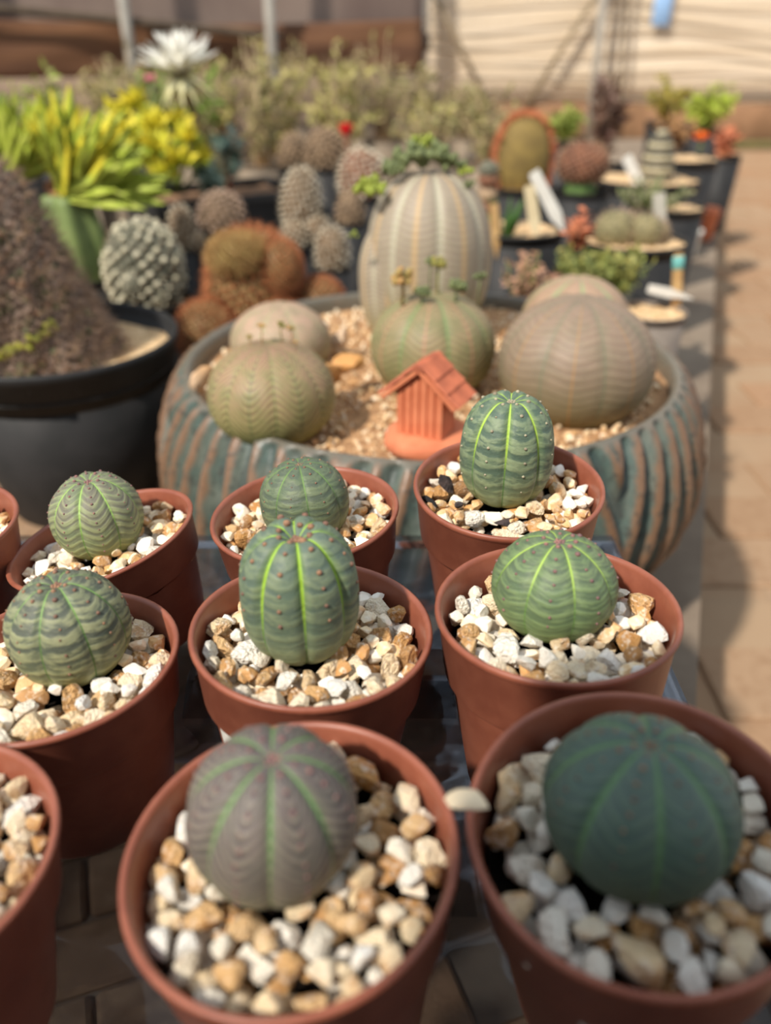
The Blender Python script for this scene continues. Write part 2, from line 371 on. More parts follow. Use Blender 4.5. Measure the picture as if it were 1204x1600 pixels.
def obesa_surface(R, H, n, sink, gd, seg=14, rows=60, dimple=0.10, ribs=8, under=0.16):
    tmax = math.acos(-min(0.985, (sink + under)) ** (n / 2))
    ts = np.linspace(0.0, 1.0, rows + 1) ** 1.15 * tmax
    rr = R * np.sin(ts) ** (2 / n); zz = H * np.sign(np.cos(ts)) * np.abs(np.cos(ts)) ** (2 / n)
    L = np.concatenate([[0], np.cumsum(np.hypot(np.diff(rr), np.diff(zz)))]); vv = L / L[-1]
    def point(u, v):
        r = np.interp(v, vv, rr); z = np.interp(v, vv, zz); fr = u % 1.0; g = abs(fr - 0.5) * 2
        d = gd * (0.30 + 0.70 * max(0.0, 1 - v / 0.62)) * min(1.0, v / 0.05 + 0.15)
        k = 1 - d * math.exp(-((1 - g) / 0.17) ** 2) - 0.55 * d * g * g
        lift = 0.5 * d * R * (math.exp(-((v - 0.13) / 0.1) ** 2)) * (1 - g * g)
        return r * k, z - dimple * H * math.exp(-(v / 0.075) ** 2) + lift * 0.9
    return point, vv, ribs, seg

def obesa(name, label, cat, X, Y, zg, R, H, sink, n, rot, mat, gd=0.16, tilt=(0, 0), bump_mat=None, bump_r=0.0008, bumps=8, bump_span=(0.1, 0.78), dimple=0.10, lobes=(), group=None):
    zc = H * sink
    root = thing(name, label, cat, (X, Y, zg), group=group)
    face = math.atan2(-Y, -X) if True else -math.pi / 2
    def build(R, H, off, rot, lean):
        pt, vv, ribs, seg = obesa_surface(R, H, n, sink, gd, dimple=dimple)
        mb = MB(); vs = []; uv = []; fs = []; cols = ribs * seg + 1; a00 = face + math.pi
        M = Matrix.Translation(Vector(off)) @ Euler((math.radians(lean[0]), math.radians(lean[1]), 0)).to_matrix().to_4x4()
        u00 = rot / 45.0
        for v in vv:
            for c in range(cols):
                uu = c / seg; a = a00 + uu * 2 * math.pi / ribs; ug = uu - u00
                r, z = pt(ug, v); vs.append(M @ Vector((r * math.cos(a), r * math.sin(a), z))); uv.append((ug + 16, v))
        for i in range(len(vv) - 1):
            for c in range(cols - 1):
                p = i * cols + c; fs.append((p, p + cols, p + cols + 1, p + 1))
        mb.add(vs, fs, uv)
        bm_ = MB()
        for k in range(ribs):
            for j in range(bumps):
                v = bump_span[0] + (bump_span[1] - bump_span[0]) * (j + R_.uniform(-.18, .18)) / bumps; ug = k + 0.5 + R_.uniform(-.03, .03)
                a = a00 + (ug + u00) * 2 * math.pi / ribs; r, z = pt(ug, v); s = bump_r * R_.uniform(0.7, 1.2) * (1.15 - 0.5 * v)
                if v < 0.2: s *= 1.25
                ball(bm_, M @ Vector((r * math.cos(a), r * math.sin(a), z)), (s, s, s * 0.9))
        for j in range(9):                                    # the growing tip
            a = j * 2.4; s = bump_r * 1.1; r = 0.03 * R * math.sqrt(j); _, z = pt(0.5, 0.03)
            ball(bm_, M @ Vector((r * math.cos(a), r * math.sin(a), z - 0.02 * H)), (s, s, s * 1.2))
        return mb, bm_
    b, k = build(R, H, (0, 0, zc), rot, tilt)
    obj('body', b, mat, root)
    if bump_mat: obj('rib_bumps', k, bump_mat, root, kind='stuff')
    for (R2, H2, off, rot2, lean) in lobes:
        b, k = build(R2, H2, off, rot2, lean); obj('side_lobe', b, mat, root)
    return root
M_bump_brown = mat_plain('brown_bumps', (150, 112, 84), (112, 82, 70), 400, rough=0.7)
M_bump_pink = mat_plain('pinkish_bumps', (146, 104, 96), (112, 84, 84), 400, rough=0.7)
M_bump_pale = mat_plain('pale_bumps', (176, 168, 140), (130, 118, 98), 400, rough=0.7)

# ------------------------------------------------------------------ the clear plastic tray
def clear_mat():
    t = NT('clear_plastic'); n, l = t.n, t.l
    tr = n.new('ShaderNodeBsdfTransparent'); tr.inputs[0].default_value = (0.60, 0.61, 0.63, 1)
    gl = n.new('ShaderNodeBsdfGlossy'); gl.inputs['Roughness'].default_value = 0.06; gl.inputs[0].default_value = (0.95, 0.97, 1, 1)
    lw = n.new('ShaderNodeFresnel'); lw.inputs[0].default_value = 1.5
    bp = n.new('ShaderNodeBump'); bp.inputs['Strength'].default_value = 0.35; bp.inputs['Distance'].default_value = 0.002
    l.new(t.noise(38, 2, t.coord('Object')), bp.inputs['Height']); l.new(bp.outputs[0], gl.inputs['Normal']); l.new(bp.outputs[0], lw.inputs['Normal'])
    mx = n.new('ShaderNodeMixShader'); f = t.math('ADD', t.math('MULTIPLY', lw.outputs[0], 0.5), 0.0, clamp=True)
    l.new(f, mx.inputs[0]); l.new(tr.outputs[0], mx.inputs[1]); l.new(gl.outputs[0], mx.inputs[2])
    l.new(mx.outputs[0], n['Material Output'].inputs[0]); return t.m
M_clear = clear_mat()
TX0, TX1, TY0, TY1 = -0.30, 0.128, 0.045, 0.392
tray = thing('plastic_tray', 'clear plastic tray carrying the small brown pots', 'tray', ((TX0 + TX1) / 2, (TY0 + TY1) / 2, GROUND))
tx, ty = (TX1 - TX0) / 2, (TY1 - TY0) / 2; zt = -GROUND - 0.0012
obj('top_sheet', bevel_box((0, 0, zt), (2 * tx, 2 * ty, 0.0016), 0.0006, 1), M_clear, tray)
mb = MB()
for (x, y, sx, sy) in ((0, ty - 0.004, 2 * tx, 0.008), (0, -ty + 0.004, 2 * tx, 0.008), (tx - 0.004, 0, 0.008, 2 * ty - 0.016), (-tx + 0.004, 0, 0.008, 2 * ty - 0.016)):
    box(mb, (x, y, zt + 0.003), (sx, sy, 0.004))
obj('rim_bead', mb.mesh('rim_bead', smooth=False), M_clear, tray)
for (x, y, sx, sy) in ((0, ty - 0.001, 2 * tx - 0.004, 0.0012), (0, -ty + 0.001, 2 * tx - 0.004, 0.0012), (tx - 0.001, 0, 0.0012, 2 * ty - 0.006), (-tx + 0.001, 0, 0.0012, 2 * ty - 0.006)):
    obj('side_wall', box(MB(), (x, y, zt / 2 + 0.001), (sx, sy, zt - 0.006)).mesh('side_wall', smooth=False), M_clear, tray)
div_me = None
for gx in (-0.168, -0.072, 0.0165):                           # raised blocks between four pots
    for gy in (0.088, 0.1765, 0.266):
        if div_me is None:
            mb = MB(); a, b, h = 0.0135, 0.010, 0.018
            mb.add([(-a, -a, 0), (a, -a, 0), (a, a, 0), (-a, a, 0), (-b, -b, h), (b, -b, h), (b, b, h), (-b, b, h)],
                   [(4, 5, 6, 7), (0, 1, 5, 4), (1, 2, 6, 5), (2, 3, 7, 6), (3, 0, 4, 7)]); div_me = mb.mesh('divider', smooth=False); div_me.materials.append(M_clear)
        obj('divider', div_me, None, tray, loc=(gx - (TX0 + TX1) / 2, gy - (TY0 + TY1) / 2, zt + 0.0012))

# ------------------------------------------------------------------ small brown pots
PH, PR = 0.072, 0.0415
def pot_meshes():
    low = lathe([(0, 0.0), (0.027, 0.0), (0.0290, 0.0008), (0.0298, 0.003), (0.0357, 0.0455), (0.0366, 0.0478), (0.0380, 0.0486), (0.0380, 0.050), (0.0340, 0.050), (0.0282, 0.004), (0, 0.004)], 64)
    up = lathe([(0.0378, 0.0482), (0.0383, 0.0490), (0.0402, 0.0690), (0.0410, 0.0700), (0.0415, 0.0712), (0.0413, 0.0722), (0.0405, 0.0726), (0.0396, 0.0722), (0.0390, 0.0710), (0.0366, 0.0486), (0.0378, 0.0482)], 64)
    return low.mesh('body'), up.mesh('rim_band')
pot_low, pot_up = pot_meshes(); pot_low.materials.append(M_plastic); pot_up.materials.append(M_plastic)
def soil_mesh(r, seed, amp=0.0012, slope=(0, 0)):
    rr = random.Random(seed); mb = MB(); rings, seg = 10, 40; vs = [(0, 0, 0)]; fs = []
    for i in range(1, rings + 1):
        for k in range(seg):
            a = 2 * math.pi * k / seg; q = r * i / rings
            vs.append((q * math.cos(a), q * math.sin(a), rr.uniform(-amp, amp) + slope[0] * q * math.cos(a) + slope[1] * q * math.sin(a)))
    for k in range(seg): fs.append((0, 1 + k, 1 + (k + 1) % seg))
    for i in range(rings - 1):
        for k in range(seg):
            a, b = 1 + i * seg + k, 1 + i * seg + (k + 1) % seg; fs.append((a, a + seg, b + seg, b))
    return mb.add(vs, fs)
# key: rim centre, lean of the rim normal, gravel drop below the rim, label
POTS = {
 'A': ((-0.0234, 0.1318, 0.0757), (-3.7, -1.9), 'brown plastic pot at bottom centre holding the purple-grey ribbed succulent'),
 'B': ((0.0610, 0.1325, 0.0843), (-5.5, -4.5), 'brown plastic pot in the shade holding the dark blue-green succulent'),
 'C': ((-0.1249, 0.1320, 0.0714), (1.0, 2.3), 'brown plastic pot cut off by the picture edge at bottom left'),
 'D': ((-0.1119, 0.2132, 0.0661), (-2.7, 2.5), 'brown plastic pot holding the pale-banded succulent at the left edge'),
 'E': ((-0.0252, 0.2217, 0.0732), (2.0, 1.2), 'brown plastic pot holding the tall barrel-shaped succulent in the middle row'),
 'F': ((0.0583, 0.2247, 0.0796), (-2.3, 1.9), 'brown plastic pot holding the flattened lime-lined succulent of the middle row'),
 'G': ((-0.1247, 0.3036, 0.0589), (-13.5, 1.5), 'brown plastic pot leaning to one side in front of the big black pot'),
 'H': ((-0.0355, 0.3094, 0.0681), (-4.8, -0.6), 'brown plastic pot holding the small dark dome behind the tall barrel succulent'),
 'I': ((0.0536, 0.3140, 0.0790), (-1.1, -4.2), 'brown plastic pot with bare black soil and bark holding the egg-shaped succulent'),
 'J': ((-0.2020, 0.3000, 0.0660), (0.0, 0.0), 'brown plastic pot of which only a sliver shows at the left edge'),
}
# key: X, Y, R, H, power, sink
PLANTS = {
 'A': (-0.0276, 0.1351, 0.0213, 0.0213, 2.1, 0.80), 'B': (0.0605, 0.1329, 0.0233, 0.0193, 2.1, 0.75),
 'D': (-0.1090, 0.2228, 0.0208, 0.0194, 2.2, 0.75), 'E': (-0.0289, 0.2234, 0.0205, 0.0247, 2.6, 0.90),
 'F': (0.0583, 0.2312, 0.0218, 0.0183, 2.1, 0.70), 'G': (-0.1273, 0.3102, 0.0201, 0.0187, 2.2, 0.80),
 'H': (-0.0351, 0.3079, 0.0196, 0.0183, 2.2, 0.80), 'I': (0.0524, 0.3187, 0.0207, 0.0252, 2.4, 0.90),
}
GRAVEL_DROP = 0.009
pot_M = {}
for key, (c, tl, label) in POTS.items():
    nrm = Vector((math.radians(tl[0]), math.radians(tl[1]), 1)).normalized()
    q = Vector((0, 0, 1)).rotation_difference(nrm); sz = 1.0
    tiltr = math.hypot(nrm.x, nrm.y)
    base_z = 0.0003 + 0.0298 * tiltr                         # lowest edge of a leaning base touches the tray
    sz = max(0.7, min(1.2, (c[2] - base_z) / (0.0722 * nrm.z)))
    base = Vector(c) - nrm * 0.0722 * sz
    root = thing('plant_pot', label, 'plant pot', base, group='small brown plastic pots on the clear tray'); root.rotation_mode = 'QUATERNION'; root.rotation_quaternion = q; root.scale = (1, 1, sz)
    obj('body', pot_low, None, root); obj('rim_band', pot_up, None, root)
    obj('soil', soil_mesh(0.0365, ord(key)), M_soil, root, loc=(0, 0, 0.0722 - 0.0185 / sz), kind='stuff')
    pot_M[key] = Matrix.Translation(base) @ q.to_matrix().to_4x4()
    pot_M[key + 's'] = sz
    if key in 'EBC':                                          # price stickers curved round the pot
        a0, a1, z0, z1 = {'E': (math.radians(214), math.radians(234), 0.024, 0.047), 'B': (math.radians(238), math.radians(276), 0.012, 0.0445), 'C': (math.radians(255), math.radians(285), 0.012, 0.044)}[key]
        mb = MB(); vs = []; fs = []; N = 8
        for i in range(N + 1):
            a = a0 + (a1 - a0) * i / N
            for z, e in ((z0, 0.0004), (z1, 0.0004), (z1, 0.0001), (z0, 0.0001)):
                r = 0.0298 + (0.0357 - 0.0298) * (z - 0.003) / 0.0425 + e; vs.append((r * math.cos(a), r * math.sin(a), z))
        for i in range(N):
            for k in range(4): fs.append((i * 4 + k, (i + 1) * 4 + k, (i + 1) * 4 + (k + 1) % 4, i * 4 + (k + 1) % 4))
        fs += [(3, 2, 1, 0), (N * 4, N * 4 + 1, N * 4 + 2, N * 4 + 3)]
        obj('sticker', mb.add(vs, fs).mesh('sticker', smooth=False), M_white_tag, root, label='white paper sticker')

MATS = {
 'A': obesa_mat('skin_purple_grey', (82, 80, 74), (142, 134, 116), (104, 142, 82), (150, 156, 114), (112, 126, 86), (92, 76, 80), 0.5, 19, 0.085, 0.95, 0.16, 0.44, reg=0.6, sharp=0.7, seed=1.0, wob=0.8),
 'B': obesa_mat('skin_blue_green', (70, 92, 82), (96, 118, 96), (92, 126, 84), (80, 98, 70), (82, 112, 72), (80, 86, 84), 0.3, 14, 0.06, 0.7, 0.24, 0.66, sharp=0.7, seed=2.0),
 'D': obesa_mat('skin_pale_banded', (74, 86, 70), (156, 160, 118), (124, 160, 84), (160, 164, 112), (78, 112, 52), (92, 84, 82), 0.35, 9, 0.016, 1.0, 0.12, 0.35, sharp=0.5, seed=3.0, wob=2.6),
 'E': obesa_mat('skin_barrel', (86, 104, 86), (138, 150, 112), (146, 182, 58), (140, 148, 104), (86, 122, 58), (88, 96, 100), 0.25, 10, 0.012, 0.75, 0.22, 0.56, sharp=0.6, seed=4.0),
 'F': obesa_mat('skin_lime_lined', (82, 104, 72), (124, 146, 96), (156, 184, 84), (122, 140, 84), (92, 124, 62), (90, 88, 82), 0.35, 12, 0.028, 0.9, 0.17, 0.46, reg=0.0, sharp=0.65, seed=5.0),
 'G': obesa_mat('skin_chevron_green', (98, 114, 82), (162, 174, 120), (148, 184, 92), (158, 164, 104), (94, 130, 58), (112, 92, 94), 0.55, 15, 0.06, 0.85, 0.13, 0.5, reg=0.35, sharp=0.7, seed=6.0, wob=0.9),
 'H': obesa_mat('skin_dark_dome', (76, 92, 72), (124, 138, 98), (108, 140, 72), (140, 148, 104), (66, 92, 52), (86, 82, 78), 0.3, 9, 0.014, 0.75, 0.1, 0.4, sharp=0.65, seed=7.0),
 'I': obesa_mat('skin_lime_egg', (78, 98, 80), (142, 156, 118), (160, 190, 76), (146, 152, 100), (78, 116, 56), (80, 90, 88), 0.2, 8, 0.014, 0.9, 0.2, 0.5, sharp=0.5, seed=8.0, wob=2.0),
}
INFO = {   # label, groove turn, groove depth, bump material, bump radius, lean, dimple
 'A': ('purple-grey ribbed globe succulent with green groove lines at bottom centre', -6, 0.10, M_bump_pink, 0.0006, (4, 4), 0.06),
 'B': ('dark blue-green ribbed globe succulent standing in shade at bottom right', 18, 0.10, M_bump_brown, 0.0005, (-3, 0), 0.06),
 'D': ('grey-green ribbed globe succulent with pale cross bands at the left edge', 14, 0.11, M_bump_brown, 0.0007, (0, -3), 0.10),
 'E': ('tall barrel-shaped green succulent with lime grooves in the middle row', 3, 0.17, M_bump_brown, 0.0009, (3, 0), 0.16),
 'F': ('flattened green globe succulent with lime lines meeting at its top', 22, 0.09, M_bump_pink, 0.0007, (-2, 0), 0.05),
 'G': ('light green globe succulent with fine chevron bands in the leaning pot', 22, 0.10, M_bump_pink, 0.00055, (0, -3), 0.10),
 'H': ('small dark green dome succulent half hidden behind the barrel-shaped one', 6, 0.06, M_bump_brown, 0.00045, (0, -5), 0.03),
 'I': ('upright egg-shaped green succulent with lime grooves beside the clay house', 0, 0.13, M_bump_pale, 0.0007, (2, 0), 0.10),
}
for key, (X, Y, R, H, n, sink) in PLANTS.items():
    lab, rot, gd, bm, br, tl, dm = INFO[key]
    obesa('globe_succulent', lab, 'succulent', X, Y, POTS[key][0][2] - GRAVEL_DROP, R * 0.99, H, sink, n, rot, MATS[key], gd, tl, bm, br, dimple=dm, bumps={'E': 6, 'I': 7, 'A': 10, 'G': 10, 'F': 7}.get(key, 8), bump_span={'E': (0.08, 0.6), 'B': (0.08, 0.6)}.get(key, (0.1, 0.76)), group='young globe succulents in small brown pots')

# ------------------------------------------------------------------ pebbles: settle them in each pot, keep the 300 that show largest as single things
def stone_shapes(count, seed, I=None):
    rr = np.random.default_rng(seed); out = []
    I = I or ICO2; V = np.array([v[:] for v in I[0]]); F = I[1]
    for _ in range(count):
        P = V.copy(); P *= 1 + 0.12 * rr.standard_normal((len(P), 1)) * 0.4
        for k in range(rr.integers(9, 14)):
            nn = rr.standard_normal(3); nn /= np.linalg.norm(nn); d = rr.uniform(0.46, 0.78); q = P @ nn
            P = P - np.outer(np.maximum(q - d, 0), nn)
        P /= np.abs(P).max(0).mean(); P *= np.array([1.0, rr.uniform(0.68, 0.95), rr.uniform(0.55, 0.8)])
        P += 0.022 * rr.standard_normal(P.shape)
        out.append(P)
    return out, F
SHAPES, SF = stone_shapes(18, 5); LOW, LF = stone_shapes(12, 8, ICO1)
shape_me = []
for P in SHAPES:
    me = MB().add(P, SF).mesh('pebble', smooth=True, angle=24); me.materials.append(M_stone_one); shape_me.append(me)

def settle(Rin, zs, ztop, ex, ey, er, rmin, rmax, seed, skip=None, tries=34, maxn=400):
    rr = np.random.default_rng(seed); S = np.zeros((0, 4)); fails = 0
    while fails < 160 and len(S) < maxn:
        r = rr.uniform(rmin, rmax) if rr.random() < 0.8 else rr.uniform(rmax, rmax * 1.25)
        a = rr.uniform(0, 2 * np.pi, tries); q = (Rin - 1.12 * r) * np.sqrt(rr.uniform(0, 1, tries)); x, y = q * np.cos(a), q * np.sin(a)
        ok = np.hypot(x - ex, y - ey) > er + 0.42 * r
        if skip is not None: ok &= ~skip(x, y)
        if not ok.any(): fails += 1; continue
        x, y = x[ok], y[ok]; z = np.full(len(x), zs + 0.45 * r)
        if len(S):
            D = np.hypot(x[:, None] - S[None, :, 0], y[:, None] - S[None, :, 1]); s = 0.86 * (r + S[None, :, 3])
            top = np.where(D < s, S[None, :, 2] + 0.78 * np.sqrt(np.maximum(s * s - D * D, 0)), -1); z = np.maximum(z, top.max(1))
        i = int(np.argmin(z))
        if z[i] > ztop - 0.35 * r: fails += 1; continue
        fails = 0; S = np.vstack([S, [x[i], y[i], z[i], r]])
    return S
def tint_draw(rr, w):
    k = rr.random()
    if k < w[0]: return rr.uniform(0.0, 0.26)
    if k < w[0] + w[1]: return rr.uniform(0.32, 0.62)
    return rr.uniform(0.68, 1.0)
stones = []      # key, world pos, radius, tint
SKIP = {
 'I': lambda x, y: ((x + 0.016) ** 2 / 0.013 ** 2 + (y + 0.0225) ** 2 / 0.010 ** 2 < 1),
 'B': lambda x, y: (np.hypot(x, y) > 0.028) & (y < -0.001) & (x < -0.008) & (x + y > -0.046),
 'H': lambda x, y: ((x + 0.028) ** 2 + (y + 0.013) ** 2 < 0.0068 ** 2),
}
rr0 = np.random.default_rng(77)
for key, (c, tl, _) in POTS.items():
    sz = pot_M[key + 's']; M = pot_M[key]; ztop = 0.0722 * sz
    if key in PLANTS:
        X, Y, R, H, n, sink = PLANTS[key]; e = M.inverted() @ Vector((X, Y, c[2] - GRAVEL_DROP))
        er = R * (1 - min(0.97, sink - 0.05) ** n) ** (1 / n); ex, ey = e.x, e.y
    else: ex, ey, er = -0.012, 0.0, 0.015
    rmin, rmax = {'A': (0.0034, 0.0050), 'B': (0.0033, 0.0050), 'I': (0.0029, 0.0045), 'H': (0.0029, 0.0044)}.get(key, (0.0031, 0.0047))
    S = settle(0.0392, ztop - 0.0185, ztop - 0.0048, ex, ey, er, rmin, rmax, ord(key), SKIP.get(key))
    w = {'I': (0.22, 0.3), 'H': (0.3, 0.38), 'A': (0.34, 0.34), 'F': (0.45, 0.33), 'B': (0.4, 0.28)}.get(key, (0.36, 0.36))
    for x, y, z, r in S:
        p = M @ Vector((x, y, z)); stones.append([key, p, r, tint_draw(rr0, w)])
SP = np.array([s[1][:] for s in stones]); SR = np.array([s[2] for s in stones]); CAMP = np.array([0, 0, CAMZ])
score = np.zeros(len(stones))
for i in range(len(stones)):
    px, py = project(SP[i]); pr = SR[i] / mpp(SP[i])
    if not (-pr < px < 1204 + pr and -pr < py < 1600 + pr): continue
    vis = 0; d0 = CAMP - SP[i]; d0 /= np.linalg.norm(d0); e1 = np.cross(d0, [0, 0, 1]); e1 /= np.linalg.norm(e1); e2 = np.cross(e1, d0)
    near = np.where((np.linalg.norm(SP - SP[i], axis=1) < 0.03) & (np.arange(len(SP)) != i))[0]
    blockers = [(SP[k], SR[k] * 0.78) for k in near] + [(np.array([v[0], v[1], POTS[k][0][2] - GRAVEL_DROP + v[3] * v[5]]), 0.96 * min(v[2], v[3])) for k, v in PLANTS.items()]
    for a, b in ((0, 0), (.6, 0), (-.6, 0), (0, .6), (0, -.6), (.4, .4), (-.4, .4)):
        o = SP[i] + (e1 * a + e2 * b + d0 * 0.5) * SR[i]; d = CAMP - o; d /= np.linalg.norm(d); hit = False
        for cc, rr_ in blockers:
            m = cc - o; tt = m @ d
            if tt > 0 and np.linalg.norm(m - tt * d) < rr_: hit = True; break
        vis += not hit
    if vis >= 2: score[i] = pr * (0.4 + 0.6 * vis / 7)
order = np.argsort(-score); single = set(int(k) for k in order[:300] if score[k] > 0)
POTNAME = {'A': 'around the purple-grey globe at bottom centre', 'B': 'around the dark globe in the shaded pot', 'C': 'in the cut-off pot at bottom left', 'D': 'around the pale-banded globe at the left edge',
           'E': 'around the tall barrel succulent', 'F': 'around the flattened lime-lined globe', 'G': 'in the leaning pot', 'H': 'around the small dark dome', 'I': 'around the egg-shaped succulent', 'J': 'in the sliver of pot at the left edge'}
bed = MB(); rs = random.Random(4)
for i, (key, p, r, tint) in enumerate(stones):
    k = rs.randrange(len(SHAPES)); q = Euler((rs.uniform(-.7, .7), rs.uniform(-.7, .7), rs.uniform(0, 6.28))); f = r * rs.uniform(1.02, 1.2)
    if i in single:
        word = 'white' if tint < 0.3 else ('cream' if tint < 0.65 else 'ochre')
        o = obj('pebble', shape_me[k], label=f'{word} pebble {POTNAME[key]}', cat='pebble', group=f'{word} pebbles {POTNAME[key]}', loc=p, rot=q)
        o.scale = (f, f, f); o.color = (tint, rs.random(), 0, 1)
    else:
        Mx = np.array(q.to_matrix()) * f; bed.add(SHAPES[k] @ Mx.T + np.array(p[:]), SF, a=float(tint))
me = bed.mesh('pebble_bed', smooth=True, angle=24)
obj('pebble_bed', me, M_stone_many, kind='stuff', label='small pale and ochre pebbles filling the rest of the brown pots', cat='pebbles')

# bark chips on the soil of the pot beside the clay house, a black one in the leaning pot, a loose pebble on a rim
M_bark = mat_plain('dark_bark', (74, 62, 60), (44, 38, 38), 300, rough=0.9, bump=0.6, bscale=700)
M_char = mat_plain('black_bark', (30, 28, 28), (20, 19, 19), 300, rough=0.9, bump=0.5, bscale=700)
def chip(name, label, cat, loc, s, rot, m, seed):
    P = SHAPES[seed % len(SHAPES)] * np.array(s); o = obj(name, MB().add(P, SF).mesh(name, True, 26), m, label=label, cat=cat, loc=loc, rot=rot); return o
mI = pot_M['I']; zI = 0.0722 * pot_M['Is']
chip('bark_chip', 'flat purplish-brown bark chip leaning against the egg-shaped succulent', 'bark chip', mI @ Vector((-0.0265, 0.006, zI - 0.0035)), (0.0052, 0.0042, 0.002), (0.7, 0.5, 0.4), M_bark, 1)
chip('bark_chip', 'long dark bark chip at the rim of the egg-shaped succulent\'s pot', 'bark chip', mI @ Vector((-0.0342, -0.004, zI - 0.006)), (0.0062, 0.0026, 0.0022), (0.4, 0.1, 2.1), M_char, 2)
chip('bark_chip', 'narrow dark bark chip among ochre pebbles beside the egg-shaped succulent', 'bark chip', mI @ Vector((-0.0225, -0.0085, zI - 0.005)), (0.005, 0.0018, 0.002), (0.2, 0.6, 1.9), M_bark, 3)
chip('bark_chip', 'dull purplish bark chip in front of the egg-shaped succulent', 'bark chip', mI @ Vector((-0.003, -0.0185, zI - 0.0078)), (0.0052, 0.003, 0.002), (0.1, 0.0, 0.2), M_bark, 4)
for j, (x, y) in enumerate(((-0.014, -0.0265), (-0.0185, -0.0235), (-0.0095, -0.0245))):
    chip('soil_crumb', ('black soil crumb nearest the rim in the egg-shaped succulent\'s pot', 'black soil crumb beside the narrow bark chip', 'black soil crumb between bark and white pebbles')[j], 'soil crumb', mI @ Vector((x, y, zI - 0.0125)), (0.0042, 0.0036, 0.003), (j, 0.4, j * 2.0), M_char, 5 + j)
mG = pot_M['G']; chip('bark_chip', 'black bark chip at the edge of the leaning pot', 'bark chip', mG @ Vector((0.0335, -0.002, 0.0722 * pot_M['Gs'] - 0.0075)), (0.0042, 0.0026, 0.002), (0.1, 0.2, 2.6), M_char, 9)
p = at_z(733, 1252, 0.0885)
o = chip('pebble', 'cream pebble lying across the rim of the shaded pot', 'pebble', p, (0.0062, 0.0044, 0.0036), (0.1, 0.2, 2.7), M_stone_one, 12); o.color = (0.45, 0.3, 0, 1)

# ------------------------------------------------------------------ the glazed bowl with grown succulents
BX, BY, BRZ = 0.038, 0.672, 0.012
def bowl_mat():
    t = NT('rust_green_glaze'); u, v, uvv = t.uv(); co = t.coord('Object')
    n1 = t.noise(26, 5, co); n2 = t.noise(150, 4, co); n3 = t.noise(60, 4, co)
    h = t.math('ADD', u, t.math('MULTIPLY', t.math('SUBTRACT', n3, 0.5), 0.9))
    col = t.mix(t.smooth(n1, 0.35, 0.65), lin((72, 90, 84)), lin((98, 104, 94)))
    col = t.mix(t.smooth(h, 0.4, 0.85, 0, 0.8), col, lin((128, 92, 66)))
    col = t.mix(t.smooth(h, 0.22, -0.05, 0, 0.6), col, lin((48, 58, 56)))
    col = t.mix(t.smooth(n2, 0.56, 0.66, 0, 0.7), col, lin((62, 62, 58)))
    col = t.mix(t.smooth(v, 0.975, 1.0, 0, 0.6), col, lin((112, 98, 84)))
    t.bump(n2, 0.25, 0.002)
    return t.done(col, 0.42, 0.5)
def bowl_mesh():
    H0 = GROUND - BRZ
    prof = [(0.0, H0), (0.130, H0), (0.150, H0 + 0.004), (0.186, H0 + 0.024), (0.213, H0 + 0.052), (0.228, H0 + 0.082), (0.2325, H0 + 0.108), (0.2305, H0 + 0.134), (0.2245, H0 + 0.158), (0.216, H0 + 0.178), (0.2090, -0.003), (0.2065, 0.0), (0.2035, 0.0006), (0.2005, -0.001), (0.1985, -0.008), (0.199, -0.03), (0.19, -0.06), (0.0, -0.065)]
    # smooth the outer wall
    P = np.array(prof); k = np.concatenate([[0], np.cumsum(np.hypot(*np.diff(P, axis=0).T))]); outer = k[10]
    tt = np.concatenate([np.linspace(0, k[1], 3), np.linspace(k[1], outer, 46)[1:], k[11:]])
    rr = np.interp(tt, k, P[:, 0]); zz = np.interp(tt, k, P[:, 1]); seg = 360; mb = MB(); vs = []; uv = []; fs = []; per = 7
    for i, (r, z, s) in enumerate(zip(rr, zz, tt)):
        w = (z - H0) / (-H0); env = max(0.0, min(1.0, (w - 0.03) / 0.12)) * max(0.0, min(1.0, (1.004 - w) / 0.024)) if s <= outer else 0.0
        for c in range(seg):
            a = 2 * math.pi * c / seg; f = (a / (2 * math.pi) * per + 0.61) % 1.0 - 0.5
            ph = abs(f) * 9.0 * (0.5 + 0.55 * w) - 2.3 * w ** 1.4
            q = 0.5 + 0.5 * math.cos(2 * math.pi * ph); h = q ** 1.6
            rd = r + 0.0105 * env * (h - 0.5); vs.append((rd * math.cos(a), rd * math.sin(a), z)); uv.append((h * env + 0.45 * (1 - env), w if s <= outer else 1.0))
    n = len(rr)
    for i in range(n - 1):
        for c in range(seg):
            c2 = (c + 1) % seg; fs.append((i * seg + c, i * seg + c2, (i + 1) * seg + c2, (i + 1) * seg + c))
    return mb.add(vs, fs, uv)
bowl = thing('glazed_bowl', 'wide ridged ceramic bowl with rust and blue-green glaze', 'bowl', (BX, BY, BRZ))
obj('body', bowl_mesh(), bowl_mat(), bowl)
obj('soil', soil_mesh(0.1985, 3, 0.002), mat_plain('sandy_soil', (188, 146, 104), (150, 112, 78), 160, rough=0.95, bump=0.8, bscale=400), bowl, kind='stuff', loc=(0, 0, -0.0145))

